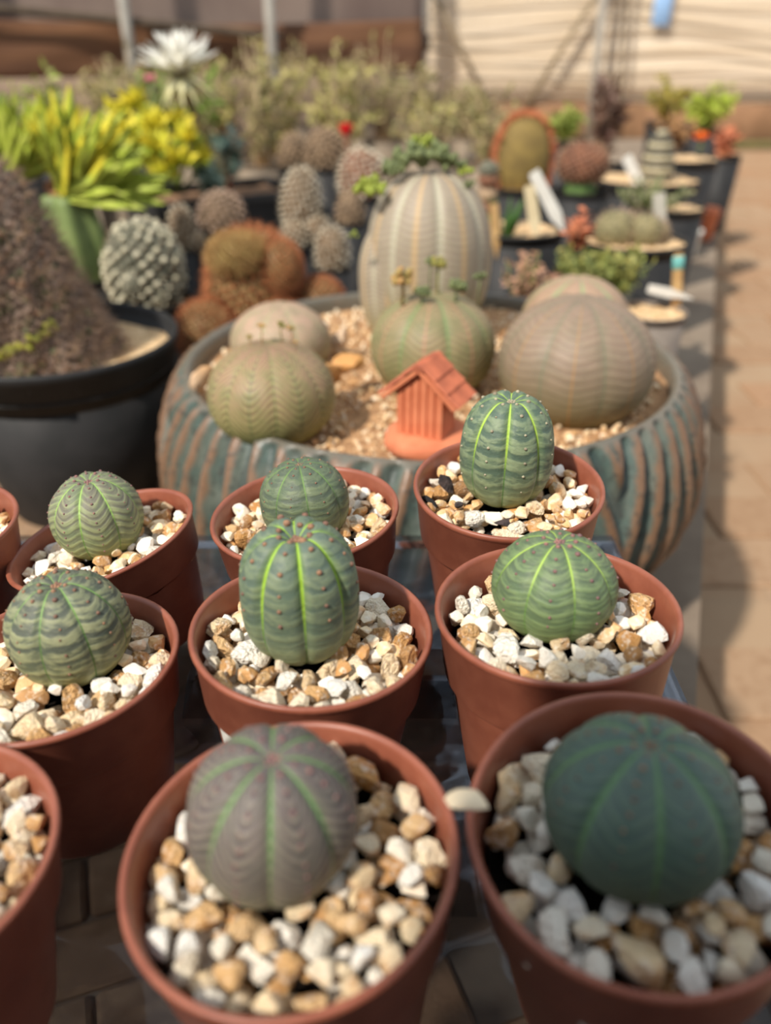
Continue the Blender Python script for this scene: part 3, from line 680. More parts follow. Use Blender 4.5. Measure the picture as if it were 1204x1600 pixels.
ADULT = dict(bump_mat=None, group='grown globe succulents in the glazed bowl')
mL1 = obesa_mat('skin_rosy_olive', (104, 106, 64), (166, 162, 106), (106, 120, 70), (132, 134, 78), (92, 106, 58), (156, 108, 98), 0.62, 21, 0.12, 0.95, 0.07, 0.6, crest=(100, 108, 70), crest_w=0.07, lime_amt=0.7, reg=1.0, sharp=0.8, seed=11, wob=0.7)
mL2 = obesa_mat('skin_rosy_grey', (132, 124, 96), (176, 162, 128), (140, 152, 106), (150, 150, 100), (120, 130, 84), (186, 146, 128), 0.6, 20, 0.08, 0.6, 0.14, 0.6, lime_amt=0.6, reg=0.7, seed=12)
mC = obesa_mat('skin_olive_striped', (104, 106, 70), (150, 144, 100), (108, 134, 84), (116, 120, 70), (94, 114, 64), (158, 120, 100), 0.4, 24, 0.06, 0.85, 0.16, 0.6, crest=(168, 124, 98), crest_w=0.1, lime_amt=0.8, reg=0.9, seed=13, wob=0.8)
mT = obesa_mat('skin_faded_tall', (140, 128, 110), (178, 168, 140), (186, 182, 158), (164, 160, 116), (180, 176, 138), (152, 132, 120), 0.3, 34, 0.02, 0.6, 0.34, 0.9, crest=(190, 158, 112), crest_w=0.2, lime_amt=0.55, reg=0.8, seed=14, wob=1.2)
mR = obesa_mat('skin_tan_olive', (116, 104, 84), (154, 138, 114), (100, 112, 86), (116, 112, 70), (94, 106, 74), (142, 116, 100), 0.6, 22, 0.03, 0.7, 0.06, 0.9, crest=(164, 122, 68), crest_w=0.045, lime_amt=0.6, reg=0.3, seed=15, wob=1.6)
mR2 = obesa_mat('skin_tan_green_lines', (142, 118, 94), (170, 144, 116), (124, 156, 106), (150, 142, 96), (120, 146, 96), (172, 140, 118), 0.5, 18, 0.03, 0.5, 0.14, 0.9, seed=16)
oL1 = obesa('globe_succulent', 'rosy olive globe succulent with chevron bands at the front of the glazed bowl', 'succulent', -0.0809, 0.5442, 0.0, 0.0457, 0.0368, 0.75, 2.1, 2, mL1, 0.045, dimple=0.03, **ADULT)
oL2 = obesa('globe_succulent', 'pinkish-grey globe succulent hidden behind the rosy chevron-banded one', 'succulent', -0.0889, 0.6720, 0.0, 0.0427, 0.0315, 0.75, 2.1, 20, mL2, 0.05, dimple=0.03, **ADULT)
oC = obesa('globe_succulent', 'olive striped globe succulent with bud clusters behind the clay house', 'succulent', 0.0378, 0.6322, 0.0, 0.0501, 0.0412, 0.80, 2.2, 15, mC, 0.06, dimple=0.05, **ADULT)
oT = obesa('globe_succulent', 'tallest greyish succulent with side lobe at the back of the glazed bowl', 'succulent', 0.0400, 0.7700, 0.0, 0.0575, 0.0745, 0.95, 2.35, 10, mT, 0.07, dimple=0.03,
           lobes=((0.034, 0.0560, (-0.031, -0.006, 0.048), 12, (0, -3)),), **ADULT)
oR = obesa('globe_succulent', 'largest tan globe succulent with dotted ribs at the right of the bowl', 'succulent', 0.1437, 0.5897, 0.0, 0.0585, 0.0489, 0.70, 2.1, 22, mR, 0.045, dimple=0.02, **ADULT)
oR2 = obesa('globe_succulent', 'tan globe succulent with pale green lines peeking over the largest one', 'succulent', 0.1680, 0.7100, 0.0, 0.0480, 0.0397, 0.70, 2.1, 8, mR2, 0.05, dimple=0.03, **ADULT)

# flower and bud clusters on the grown succulents: each cluster with its stalk is a part of its plant
M_bud_olive = mat_plain('olive_buds', (150, 138, 66), (112, 112, 52), 300, rough=0.7)
M_bud_green = mat_plain('green_buds', (112, 120, 74), (88, 98, 62), 300, rough=0.7)
M_bud_lime = mat_plain('lime_buds', (150, 160, 62), (118, 130, 48), 300, rough=0.7)
M_bud_peach = mat_plain('peach_buds', (190, 142, 88), (136, 128, 70), 250, rough=0.7)
def cluster(root, pw, r, n, m, stalk=0.0, seed=0, up=(0, 0, 1), ball_r=0.3):
    rr = random.Random(seed); base = Vector(pw) - Vector(root.location); mb = MB(); u = Vector(up).normalized(); top = base + u * stalk
    if stalk: tube(mb, [base - u * 0.006, base + u * stalk * 0.5 + Vector((rr.uniform(-.001, .001), 0, 0)), top], [r * 0.14, r * 0.12, r * 0.16], 6)
    for k in range(n):
        d = Vector((rr.gauss(0, 1), rr.gauss(0, 1), abs(rr.gauss(0, 0.8)))).normalized() * r * rr.uniform(0.45, 1.0); s = r * ball_r * rr.uniform(0.7, 1.2)
        ball(mb, top + d, (s, s, s * 1.15))
        if stalk: tube(mb, [top - u * 0.001, top + d], r * 0.07, 4)
    return obj('bud_cluster', mb.mesh('bud_cluster'), m, root)
for px, py, Y, r, st, m in ((408, 508, 0.545, 7, 12, M_bud_peach), (440, 508, 0.55, 8, 10, M_bud_olive), (455, 512, 0.545, 7, 10, M_bud_peach), (390, 528, 0.545, 6, 4, M_bud_peach), (463, 535, 0.54, 5, 3, M_bud_peach)):
    p = at_y(px, py + st * 1.4, Y); s = mpp(p); cluster(oL1, p, r * s, 9, m, st * 1.3 * s, px)
for px, py, Y, r, st, m in ((628, 442, 0.62, 21, 22, M_bud_peach), (660, 458, 0.615, 13, 20, M_bud_green), (683, 415, 0.64, 14, 46, M_bud_olive), (712, 452, 0.622, 16, 20, M_bud_green), (672, 412, 0.645, 9, 40, M_bud_green), (748, 434, 0.64, 10, 40, M_bud_green)):
    p = at_y(px, py + st, Y); s = mpp(p); cluster(oC, p, r * s, 24, m, st * s, px, ball_r=0.28)
for px, py, Y, r, m, n in ((612, 268, 0.755, 20, M_bud_green, 26), (645, 255, 0.765, 30, M_bud_green, 44), (678, 250, 0.77, 28, M_bud_green, 40), (706, 262, 0.765, 22, M_bud_green, 30), (726, 272, 0.76, 14, M_bud_lime, 16), (732, 290, 0.755, 12, M_bud_green, 14), (580, 298, 0.745, 24, M_bud_lime, 34), (660, 228, 0.79, 20, M_bud_lime, 22), (552, 370, 0.72, 9, M_bud_lime, 10)):
    p = at_y(px, py, Y); cluster(oT, p, r * mpp(p), n, m, 0.0, px, ball_r=0.25)

# fine gravel in the bowl (nobody could count it), a few larger stones as single things
bowl_plants = [(-0.0809, 0.5442, 0.035), (-0.0889, 0.672, 0.034), (0.0378, 0.6322, 0.036), (0.040, 0.77, 0.042), (0.1437, 0.5897, 0.045), (0.168, 0.71, 0.04)]
bed = MB(); rs = random.Random(9); rn = np.random.default_rng(9); cnt = 0
while cnt < 2600:
    a, q = rs.uniform(0, 6.283), 0.190 * math.sqrt(rs.random()); x, y = BX + q * math.cos(a), BY + q * math.sin(a)
    if any(math.hypot(x - p[0], y - p[1]) < p[2] for p in bowl_plants): continue
    r = rs.uniform(0.0017, 0.0036); z = -0.0020 + rs.uniform(-0.004, 0.0040); cnt += 1
    Mx = np.array(Euler((rs.uniform(0, 6), rs.uniform(0, 6), rs.uniform(0, 6))).to_matrix()) * r
    bed.add(LOW[cnt % 12] @ Mx.T + np.array((x, y, z)), LF, a=rs.choice((rs.uniform(0.3, 0.55), rs.uniform(0.5, 0.85), rs.uniform(0.5, 0.8))))
obj('bowl_gravel', bed.mesh('bowl_gravel', True, 26), M_stone_many, kind='stuff', label='fine peach and ochre gravel covering the soil of the glazed bowl', cat='gravel')
for lab, px, py, Y, s, tint, rot, k in (
    ('ochre rock standing on the rim of the glazed bowl at its left', 315, 594, 0.60, (0.011, 0.010, 0.016), 0.78, (0.2, 0.1, 0.4), 3),
    ('orange rock lying behind the rosy banded succulent', 518, 578, 0.60, (0.016, 0.012, 0.012), 0.90, (0.3, 0.5, 0.8), 6),
    ('rounded orange rock between the bowl\'s two striped succulents', 546, 568, 0.615, (0.013, 0.011, 0.010), 0.88, (0.8, 0.2, 0.1), 8),
    ('smooth tan rock beside the tallest succulent of the bowl', 528, 530, 0.70, (0.020, 0.014, 0.011), 0.72, (0.1, 0.4, 2.2), 11),
    ('brown rock in the gravel left of the clay house', 548, 600, 0.585, (0.009, 0.007, 0.006), 1.0, (0.1, 0.2, 1.2), 14)):
    p = at_y(px, py, Y); o = chip('rock', lab, 'rock', p, s, rot, M_stone_one, k); o.color = (tint, 0.4, 0, 1)

# ------------------------------------------------------------------ the little clay house
M_clay = mat_plain('terracotta_clay', (208, 128, 92), (194, 112, 78), 60, rough=0.75, spec=0.25, bump=0.15, bscale=500)
M_clay2 = mat_plain('terracotta_tiles', (188, 108, 78), (160, 90, 66), 90, rough=0.75, spec=0.25, bump=0.15, bscale=500)
p0 = at_y(655, 682, 0.488)
house = thing('clay_house', 'small terracotta house ornament with tiled roof on a rounded base', 'ornament', (p0.x, p0.y, p0.z - 0.012), (0, 0, math.radians(-27)))
house.scale = (1.07,) * 3; hw, hd, hh, hp = 0.0155, 0.020, 0.028, 0.0135             # half width, depth, wall height, gable rise
z0 = 0.012
mb = MB(); n = 40; vs = []; fs = []
prof = [(0.0, 0.0), (0.9, 0.0), (1.0, 0.004), (0.98, 0.009), (0.88, 0.0115), (0.0, 0.0122)]
for f, z in prof:
    for k in range(n):
        a = 2 * math.pi * k / n; rx = 0.0295 * (1 + 0.05 * math.sin(3 * a + 1)); ry = 0.027 * (1 + 0.06 * math.sin(2 * a))
        vs.append((f * rx * math.cos(a) + 0.002, f * ry * math.sin(a) + hd * 0.55, z))
for i in range(len(prof) - 1):
    for k in range(n): fs.append((i * n + k, i * n + (k + 1) % n, (i + 1) * n + (k + 1) % n, (i + 1) * n + k))
obj('base', mb.add(vs, fs), M_clay, house)
mb = MB(); w = hw - 0.0006
mb.add([(-w, 0, z0), (w, 0, z0), (w, 0, z0 + hh), (0, 0, z0 + hh + hp), (-w, 0, z0 + hh), (-w, hd, z0), (w, hd, z0), (w, hd, z0 + hh), (0, hd, z0 + hh + hp), (-w, hd, z0 + hh)],
       [(0, 1, 2, 3, 4), (9, 8, 7, 6, 5), (0, 5, 6, 1), (1, 6, 7, 2), (2, 7, 8, 3), (3, 8, 9, 4), (4, 9, 5, 0)])
obj('walls', mb.mesh('walls', smooth=False), M_clay, house)
for k in range(6):                                            # upright boards on the gable front
    x0, x1 = -hw + 2 * hw * k / 6 + 0.00022, -hw + 2 * hw * (k + 1) / 6 - 0.00022
    t0, t1 = (z0 + hh + hp * (1 - abs(x) / hw) - 0.0012 for x in (x0, x1)); y = -0.0012
    mb = MB().add([(x0, 0, z0), (x1, 0, z0), (x1, 0, t1), (x0, 0, t0), (x0 + .0004, y, z0), (x1 - .0004, y, z0), (x1 - .0004, y, t1), (x0 + .0004, y, t0)], [(4, 5, 6, 7), (0, 4, 7, 3), (5, 1, 2, 6), (7, 6, 2, 3), (0, 1, 5, 4)])
    obj('board', mb.mesh('board', smooth=False), M_clay, house)
sl = math.atan2(hp, hw); L = (hw + 0.0085) / math.cos(sl)
for sd in (-1, 1):
    Mx = Matrix.Translation((0, -0.0045, z0 + hh + hp + 0.0012)) @ Matrix.Rotation(sd * sl, 4, 'Y')
    mb = bevel_box((sd * L / 2, (hd + 0.010) / 2, 0), (L, hd + 0.010, 0.0026), 0.0006, 2, Mx); obj('roof_slope', mb, M_clay, house)
    rows, colsn = 3, 6
    for i in range(rows):
        for k in range(colsn):
            c = Vector((sd * L * (i + 0.5) / rows, 0.0008 + (hd + 0.0084) * (k + 0.5) / colsn, 0.0015 + 0.0006 * (rows - 1 - i) / 2)); mb = MB(); vs = []; fs = []; a_ = (hd + 0.0084) / colsn * 0.5; ll = L / rows * 0.56
            for j, e in enumerate((-1, 1)):
                for q in range(7):
                    b = math.pi * q / 6; vs.append(Mx @ (c + Vector((e * ll, -a_ * math.cos(b), a_ * 0.8 * math.sin(b) + (0.0008 if e * sd > 0 else 0)))))
            for q in range(6): fs.append((q, q + 1, q + 8, q + 7))
            fs += [tuple(range(6, -1, -1)), tuple(range(7, 14)), (0, 7, 13, 6)]
            obj('roof_tile', mb.add(vs, fs).mesh('roof_tile', True, 50), M_clay2, house)
for k in range(6):
    y = -0.0045 + (hd + 0.010) * (k + 0.5) / 6; mb = MB(); r = 0.0034; vs = []; fs = []
    for e, sc_ in ((-0.6, 1.08), (0.6, 0.95)):
        for q in range(9):
            b = math.pi * q / 8; vs.append((-r * sc_ * math.cos(b), y + e * (hd + 0.010) / 6, z0 + hh + hp + 0.0012 + r * sc_ * math.sin(b)))
    for q in range(8): fs.append((q, q + 1, q + 10, q + 9))
    fs += [tuple(range(8, -1, -1)), tuple(range(9, 18)), (0, 9, 17, 8)]
    obj('ridge_tile', mb.add(vs, fs).mesh('ridge_tile', True, 50), M_clay2, house)

# ------------------------------------------------------------------ things on the paving under the tray
mb = MB(); p, q = at_z(277, 1128, GROUND + 0.003), at_z(316, 1092, GROUND + 0.003); tube(mb, [p, (p + q) / 2 + Vector((0.002, 0, 0.001)), q], [0.0024, 0.0022, 0.0016], 6)
obj('twig', mb, M_char, label='short dark twig on the paving seen between the pots', cat='twig')
chip('clinker', 'small dark round clinker on the paving beside the twig', 'clinker', at_z(297, 1150, GROUND + 0.008), (0.0085, 0.0075, 0.0075), (0.2, 0.3, 0.1), M_bark, 7)

# ------------------------------------------------------------------ the phone the picture is taken with: it shades the pot at bottom right
ph = thing('smartphone', 'dark smartphone held above the pots, out of the picture', 'smartphone', (0, 0, CAMZ)); ph.rotation_euler = cam.rotation_euler
mb = bevel_box((-0.036, -0.052, 0.0125), (0.130, 0.275, 0.012), 0.005, 3); obj('body', mb, M_black, ph)
mb = bevel_box((-0.036, 0.0, 0.005), (0.130, 0.028, 0.004), 0.0015, 2); obj('camera_bar', mb, M_char, ph)

# ------------------------------------------------------------------ background plants and their pots
def big_pot(label, X, Y, zr, r, rb=None, m=None, fill=None, group='black nursery pots of the collection', drop=0.016, fr=None):
    """a pot that stands on the ground with its rim at height zr"""
    h = zr - GROUND; rb = rb or r * 0.72; root = thing('nursery_pot', label, 'plant pot', (X, Y, GROUND + 0.0012), group=group); m = m or M_black
    k = r / 0.1165
    obj('body', lathe([(0, 0), (rb * 0.96, 0), (rb, 0.004), (rb + (r - rb) * 0.84, h - 0.026 * k), (rb + (r - rb) * 0.84 - 0.004, h - 0.026 * k), (rb * 0.93, 0.006), (0, 0.006)], 56), m, root)
    obj('rim_band', lathe([(rb + (r - rb) * 0.82, h - 0.0265 * k), (r * 0.957, h - 0.026 * k), (r * 0.968, h - 0.010 * k), (r * 0.995, h - 0.008 * k), (r, h - 0.003 * k), (r * 0.992, h), (r * 0.968, h), (r * 0.955, h - 0.004 * k), (r * 0.925, h - 0.04 * k), (rb + (r - rb) * 0.82, h - 0.0265 * k)], 56), m, root)
    obj('soil', soil_mesh(r * 0.94, int(X * 1000 + Y * 100), 0.002), fill or M_tan_gravel, root, kind='stuff', loc=(0, 0, h - drop))
    return root

def spines_on(mb, pts, nrms, k, ln, rad, rr, spread=0.9):
    for p, n in zip(pts, nrms):
        for _ in range(k):
            d = (n + Vector((rr.gauss(0, spread), rr.gauss(0, spread), rr.gauss(0, spread))) * 0.6).normalized(); l = ln * rr.uniform(0.6, 1.2)
            a = d.orthogonal().normalized() * rad; b = d.cross(a)
            mb.add([p + a, p - a * 0.5 + b * 0.87, p - a * 0.5 - b * 0.87, p + d * l], [(0, 1, 3), (1, 2, 3), (2, 0, 3)])
def spiny_head(root, off, rx, rz, body_m, spine_m, areoles=220, k=4, ln=0.1, seed=1, knob=0.12, lean=(0, 0), part='head', rib=0, wool=None, low=-0.75):
    """a warty or ribbed cactus head: body, its areole knobs, and a coat of spines as sub-parts"""
    rr = random.Random(seed); mb = MB(); pts = []; nr = []
    M = Matrix.Translation(Vector(off)) @ Euler((math.radians(lean[0]), math.radians(lean[1]), 0)).to_matrix().to_4x4()
    rows, seg = 22, 36; vs = []; fs = []
    for i in range(rows + 1):
        t = math.pi * (0.001 + 0.86 * i / rows)
        for c in range(seg):
            a = 2 * math.pi * c / seg; q = 1 + (0.07 * math.cos(rib * a) if rib else 0)
            vs.append(M @ Vector((rx * math.sin(t) ** 0.92 * q * math.cos(a), rx * math.sin(t) ** 0.92 * q * math.sin(a), rz * math.cos(t))))
    for i in range(rows):
        for c in range(seg): fs.append((i * seg + c, (i + 1) * seg + c, (i + 1) * seg + (c + 1) % seg, i * seg + (c + 1) % seg))
    mb.add(vs, fs); h = obj(part, mb.mesh(part), body_m, root); kb = MB(); sp = MB(); wl = MB()
    for j in range(areoles):
        zz = 1 - (1 - low) * (j + 0.5) / areoles; a = j * 2.399963; s = math.sqrt(max(0, 1 - zz * zz)) ** 0.92
        p = M @ Vector((rx * s * math.cos(a), rx * s * math.sin(a), rz * zz)); nn = (M.to_3x3() @ Vector((s * math.cos(a) / rx, s * math.sin(a) / rx, zz / rz))).normalized()
        e = knob * rx; ball(kb, p, e)
        pts.append(p + nn * e * 0.9); nr.append(nn)
        if wool and rr.random() < wool[1]: ball(wl, p + nn * e * 0.7, e * 0.75)
    obj('tubercles', kb.mesh('tubercles'), body_m, h, kind='stuff')
    spines_on(sp, pts, nr, k, ln * rx, 0.012 * rx + 0.0002, rr)
    obj('spines', sp.mesh('spines', smooth=False), spine_m, h, kind='stuff')
    if wool: obj('wool_tufts', wl.mesh('wool_tufts'), wool[0], h, kind='stuff')
    return h

def orient(o, d, n):
    d = Vector(d).normalized(); x = d.cross(Vector(n)).normalized(); z = x.cross(d); o.rotation_mode = 'QUATERNION'; o.rotation_quaternion = Matrix((x, d, z)).transposed().to_quaternion()
def leaf_mesh(L, w, fold=0.25, curl=0.15, name='leaf', strap=False):
    mb = MB(); n = 5; vs = []; fs = []
    for i in range(n + 1):
        t = i / n; ww = w * ((math.sin(math.pi * (0.12 + 0.88 * t) ** 0.8) if not strap else (0.55, 0.8, 0.95, 1.0, 0.85, 0.1)[i]) if i < n or strap else 0.02) * 0.5; z = curl * L * t * t
        for sgn, dz in ((-1, fold * ww), (0, 0), (1, fold * ww)): vs.append((sgn * ww, L * t, z + dz))
        for sgn, dz in ((-1, fold * ww), (0, 0), (1, fold * ww)): vs.append((sgn * ww * 0.96, L * t, z + dz - w * 0.06 - 0.0003))
    for i in range(n):
        a, b = i * 6, (i + 1) * 6
        fs += [(a, a + 1, b + 1, b), (a + 1, a + 2, b + 2, b + 1), (a + 3, b + 3, b + 4, a + 4), (a + 4, b + 4, b + 5, a + 5), (a, b, b + 3, a + 3), (a + 2, a + 5, b + 5, b + 2)]
    return mb.add(vs, fs)
def add_leaf(mb, p, d, L, w, rr):
    d = d.normalized(); s = d.cross(Vector((rr.gauss(0, 1), rr.gauss(0, 1), rr.gauss(0, 1)))); s = s.normalized() if s.length > 1e-5 else Vector((1, 0, 0)); n = s.cross(d)
    m = p + d * L * 0.5; th = n * w * 0.06
    mb.add([p, m + s * w / 2 + n * w * 0.12, p + d * L, m - s * w / 2 + n * w * 0.12, m - th], [(0, 4, 1), (1, 4, 2), (2, 4, 3), (3, 4, 0), (0, 1, 2, 3)])
def bush(name, label, cat, base, w, h, leaf_m, stem_m, stems=9, leaves=160, L=0.02, lw=0.5, seed=1, group=None, upright=0.6, leaf_lo=0.25, stem_r=0.0016):
    rr = random.Random(seed); root = thing(name, label, cat, base, group=group); sm, lm = MB(), MB(); paths = []
    for k in range(stems):
        a = rr.uniform(0, 6.283); q = w / 2 * math.sqrt(rr.random()) * 0.95; hh = h * rr.uniform(0.55, 1.0) * (1 - 0.3 * (q / (w / 2 + 1e-6)) ** 2)
        e = Vector((q * math.cos(a), q * math.sin(a), hh)); m = Vector((e.x * (1 - upright), e.y * (1 - upright), hh * 0.55)); pts = [Vector((e.x * 0.12, e.y * 0.12, -0.004)), m, e]
        tube(sm, pts, [stem_r * 1.3, stem_r, stem_r * 0.5], 5); paths.append(pts)
    for k in range(leaves):
        pts = paths[k % stems]; t = rr.uniform(leaf_lo, 1.0); p = pts[0].lerp(pts[1], t * 2) if t < 0.5 else pts[1].lerp(pts[2], t * 2 - 1)
        add_leaf(lm, p, Vector((rr.gauss(0, 1), rr.gauss(0, 1), rr.gauss(0.5, 0.7))), L * rr.uniform(0.6, 1.25), L * lw * rr.uniform(0.7, 1.2), rr)
    obj('stems', sm.mesh('stems'), stem_m, root); obj('foliage', lm.mesh('foliage', smooth=False), leaf_m, root, kind='stuff')
    return root
def box_px(x0, x1, y0, y1, Y):
    """centre X, base height, width and height of what fills a photo box at distance Y"""
    b = at_y((x0 + x1) / 2, y1, Y); t = at_y((x0 + x1) / 2, y0, Y); return b.x, b.z, (x1 - x0) * mpp((b + t) / 2), t.z - b.z

def leafmat(name, a, b, rough=0.55):
    t = NT(name); f = t.smooth(t.noise(40, 3, t.coord('Object')), 0.35, 0.65); t.b.inputs['Subsurface Weight'].default_value = 0.0
    return t.done(t.mix(f, lin(a), lin(b)), rough, 0.3)
L_yg = leafmat('leaf_yellow_green', (150, 166, 52), (182, 190, 84)); L_yel = leafmat('leaf_yellow', (224, 206, 62), (196, 192, 58)); L_gr = leafmat('leaf_green', (96, 128, 44), (126, 150, 58))
L_ol = leafmat('leaf_olive', (156, 150, 84), (172, 160, 100)); L_ol2 = leafmat('leaf_dry_olive', (160, 142, 98), (132, 130, 82)); L_fresh = leafmat('leaf_fresh', (138, 154, 72), (160, 168, 84))
L_dk = leafmat('leaf_dark_purple', (96, 68, 62), (122, 96, 78)); L_org = leafmat('leaf_orange_pink', (204, 128, 92), (182, 108, 78)); L_pink = leafmat('leaf_dusty_pink', (196, 150, 126), (168, 132, 100))
L_bl = leafmat('leaf_blue_grey', (128, 146, 134), (104, 128, 112))
S_tan = mat_plain('stem_tan', (176, 154, 122), (150, 128, 98), 50, rough=0.8); S_grn = mat_plain('stem_green', (112, 126, 70), (92, 106, 58), 50, rough=0.7); S_dk = mat_plain('stem_dark', (108, 86, 72), (84, 68, 58), 50, rough=0.8)
B_grn = mat_plain('cactus_green', (96, 124, 66), (78, 104, 56), 40, rough=0.6); B_olv = mat_plain('cactus_olive', (142, 132, 94), (120, 114, 80), 60, rough=0.7); B_gry = mat_plain('cactus_grey_green', (122, 118, 100), (98, 98, 82), 60, rough=0.7); B_brn = mat_plain('cactus_brown', (134, 112, 98), (106, 90, 80), 80, rough=0.8)
B_umber = mat_plain('cactus_umber', (126, 104, 80), (104, 86, 66), 60, rough=0.8)
B_red = mat_plain('cactus_red_brown', (138, 92, 68), (112, 76, 58), 60, rough=0.75)
SP_wht = mat_plain('spines_cream', (216, 206, 184), (188, 172, 146), 60, rough=0.8); SP_org = mat_plain('spines_rust', (186, 120, 78), (156, 94, 58), 30, rough=0.8); SP_tan = mat_plain('spines_tan', (182, 154, 122), (146, 122, 98), 60, rough=0.8)
SP_brn = mat_plain('spines_brown', (176, 148, 128), (140, 118, 102), 60, rough=0.8); W_cream = mat_plain('cream_wool', (206, 198, 172), (184, 176, 148), 80, rough=0.95); SP_yel = mat_plain('spines_yellow', (190, 172, 108), (166, 146, 84), 60, rough=0.8)

# --- the big black pot at the left and its dry brown cactus
pX, pY = -0.319, 0.765
big_pot('large black plastic pot at the left edge with the dry brown cactus', pX, pY, -0.002, 0.1165, 0.074, drop=0.020)
cac = thing('clump_cactus', 'dry brown leaning cactus clump with grey spines in the large black pot', 'cactus', (pX - 0.026, pY, -0.022))
def dry_cone(root):
    rr = random.Random(5); mb = MB(); rows, seg = 40, 64; vs = []; fs = []; pts = []; nr = []; H = 0.208
    def S(t, a):
        r = 0.022 * (1 - t) ** 4 + 0.058 * (1 - t ** 2.4) ** 0.6 + 0.002; lump = 1 + 0.05 * math.sin(7 * a + 9 * t) + 0.04 * math.sin(13 * a - 17 * t)
        return Vector((r * lump * math.cos(a) - 0.034 * t, r * lump * math.sin(a), H * t))
    for i in range(rows + 1):
        for c in range(seg): vs.append(S(i / rows, 2 * math.pi * c / seg))
    for i in range(rows):
        for c in range(seg): fs.append((i * seg + c, i * seg + (c + 1) % seg, (i + 1) * seg + (c + 1) % seg, (i + 1) * seg + c))
    obj('body', mb.add(vs, fs), NTdry, root)
    st = MB(); gn = MB()
    for j in range(900):
        t = (j + 0.5) / 900; t = 1 - math.sqrt(1 - 0.97 * t); a = j * 2.399963; p = S(t, a); n = Vector((math.cos(a), math.sin(a), 0.45)).normalized(); pts.append(p + n * 0.003); nr.append(n)
        ball(gn if rr.random() < 0.22 else st, p, (0.0042, 0.0042, 0.0042))
    obj('tubercles', st.mesh('tubercles'), B_brn, root, kind='stuff'); obj('green_tubercles', gn.mesh('green_tubercles'), mat_plain('dull_green', (92, 98, 62), (72, 78, 52), 60), root, kind='stuff')
    sp = MB(); spines_on(sp, pts, nr, 7, 0.014, 0.0005, rr); obj('spines', sp.mesh('spines', smooth=False), SP_brn, root, kind='stuff')
    sp = MB(); spines_on(sp, pts[::3], nr[::3], 4, 0.017, 0.0007, rr); obj('pale_spines', sp.mesh('pale_spines', smooth=False), SP_tan, root, kind='stuff')
    rust = MB()
    for j in range(40):
        t = rr.uniform(0.25, 0.95); a = rr.uniform(3.6, 6.0); ball(rust, S(t, a), (rr.uniform(.003, .006), 0.004, rr.uniform(.003, .006)))
    obj('rust_scars', rust.mesh('rust_scars'), mat_plain('rust_scar', (156, 118, 94), (134, 98, 78), 80, rough=0.9), root, kind='stuff')
    ys = MB(); 
    for j in range(34):
        f = j / 33; a = -1.9 + 1.25 * f; p = S(0.05 + 0.17 * f, a) + Vector((0, -0.003, 0)); ball(ys, p + Vector((rr.uniform(-.003, .003), 0, rr.uniform(-.004, .004))), (0.0048, 0.004, 0.0042))
    obj('yellow_rib', ys.mesh('yellow_rib'), mat_plain('yellow_green_rib', (164, 156, 56), (128, 132, 46), 90), root)
NTdry = mat_plain('dry_skin', (146, 124, 106), (108, 98, 80), 45, rough=0.9, bump=0.8, bscale=160)
dry_cone(cac)

# --- grafted crest: green column, rusty join, two fans of yellow-green leaves
gx, gz, gw, gh = box_px(98, 172, 312, 440, 1.12)
gp = big_pot('black pot under the grafted crest plant with fan leaves', gx, 1.12, gz + 0.01, 0.052, drop=0.012)
gr = thing('grafted_crest', 'grafted succulent with two yellow-green leaf fans on a ribbed green column', 'succulent', (gx, 1.12, gz - 0.004))
mb = MB(); vs = []; fs = []; seg = 48
for i in range(13):
    t = i / 12
    for c in range(seg):
        a = 2 * math.pi * c / seg; r = gw / 2 * (0.86 + 0.18 * math.sin(math.pi * t)) * (1 + 0.16 * math.cos(5 * a + 0.6)); vs.append((r * math.cos(a) + 0.012 * (0.5 - t), r * math.sin(a), (gh + 0.01) * t))
for i in range(12):
    for c in range(seg): fs.append((i * seg + c, i * seg + (c + 1) % seg, (i + 1) * seg + (c + 1) % seg, (i + 1) * seg + c))
fs.append(tuple(range(12 * seg, 13 * seg))); obj('rootstock', mb.add(vs, fs), mat_plain('rootstock_green', (124, 140, 82), (104, 122, 70), 20, rough=0.55), gr)
mb = MB()
for k in range(14): ball(mb, (R_.gauss(-0.004, 0.012), R_.gauss(0, 0.008), gh + 0.006 + R_.uniform(-.006, .012)), 0.011)
obj('graft_join', mb, mat_plain('rusty_join', (168, 118, 86), (140, 96, 70), 60, rough=0.9), gr)
lf = [leaf_mesh(0.110, 0.0105, 0.8, cv, strap=True).mesh('leaf') for cv in (-0.05, 0.1)]
lfy = [leaf_mesh(0.110, 0.0105, 0.8, cv, strap=True).mesh('leaf') for cv in (-0.05, 0.1)]
for m_ in lf: m_.materials.append(L_yg)
for m_ in lfy: m_.materials.append(L_yel)
for cx_, cz_, a0_, a1_, nn_, sc_ in ((0.004, gh + 0.012, -8, 112, 56, 1.04), (-0.070, gh + 0.030, 20, 200, 54, 0.88)):
    for layer in range(2):
        for k in range(nn_):
            a = math.radians(a0_ + (a1_ - a0_) * (k + 0.5 * R_.random()) / nn_); s_ = sc_ * R_.uniform(0.86, 1.08) * (1.0 - 0.16 * layer)
            d = Vector((math.cos(a), -0.28 * layer + R_.uniform(-.16, .10), math.sin(a))).normalized(); q = d.to_track_quat('Y', 'Z')
            yellow = (math.sin(a) > 0.55 and R_.random() < 0.4 and cx_ > 0)
            o = obj('leaf', (lfy if yellow else lf)[k % 2], None, gr, loc=(cx_ + R_.uniform(-.012, .012), -0.012 * layer + R_.uniform(-.01, .01), cz_ + R_.uniform(-.006, .006)))
            orient(o, d, (R_.uniform(-.2, .2), -1, 0.35)); o.scale = (s_, s_, s_)

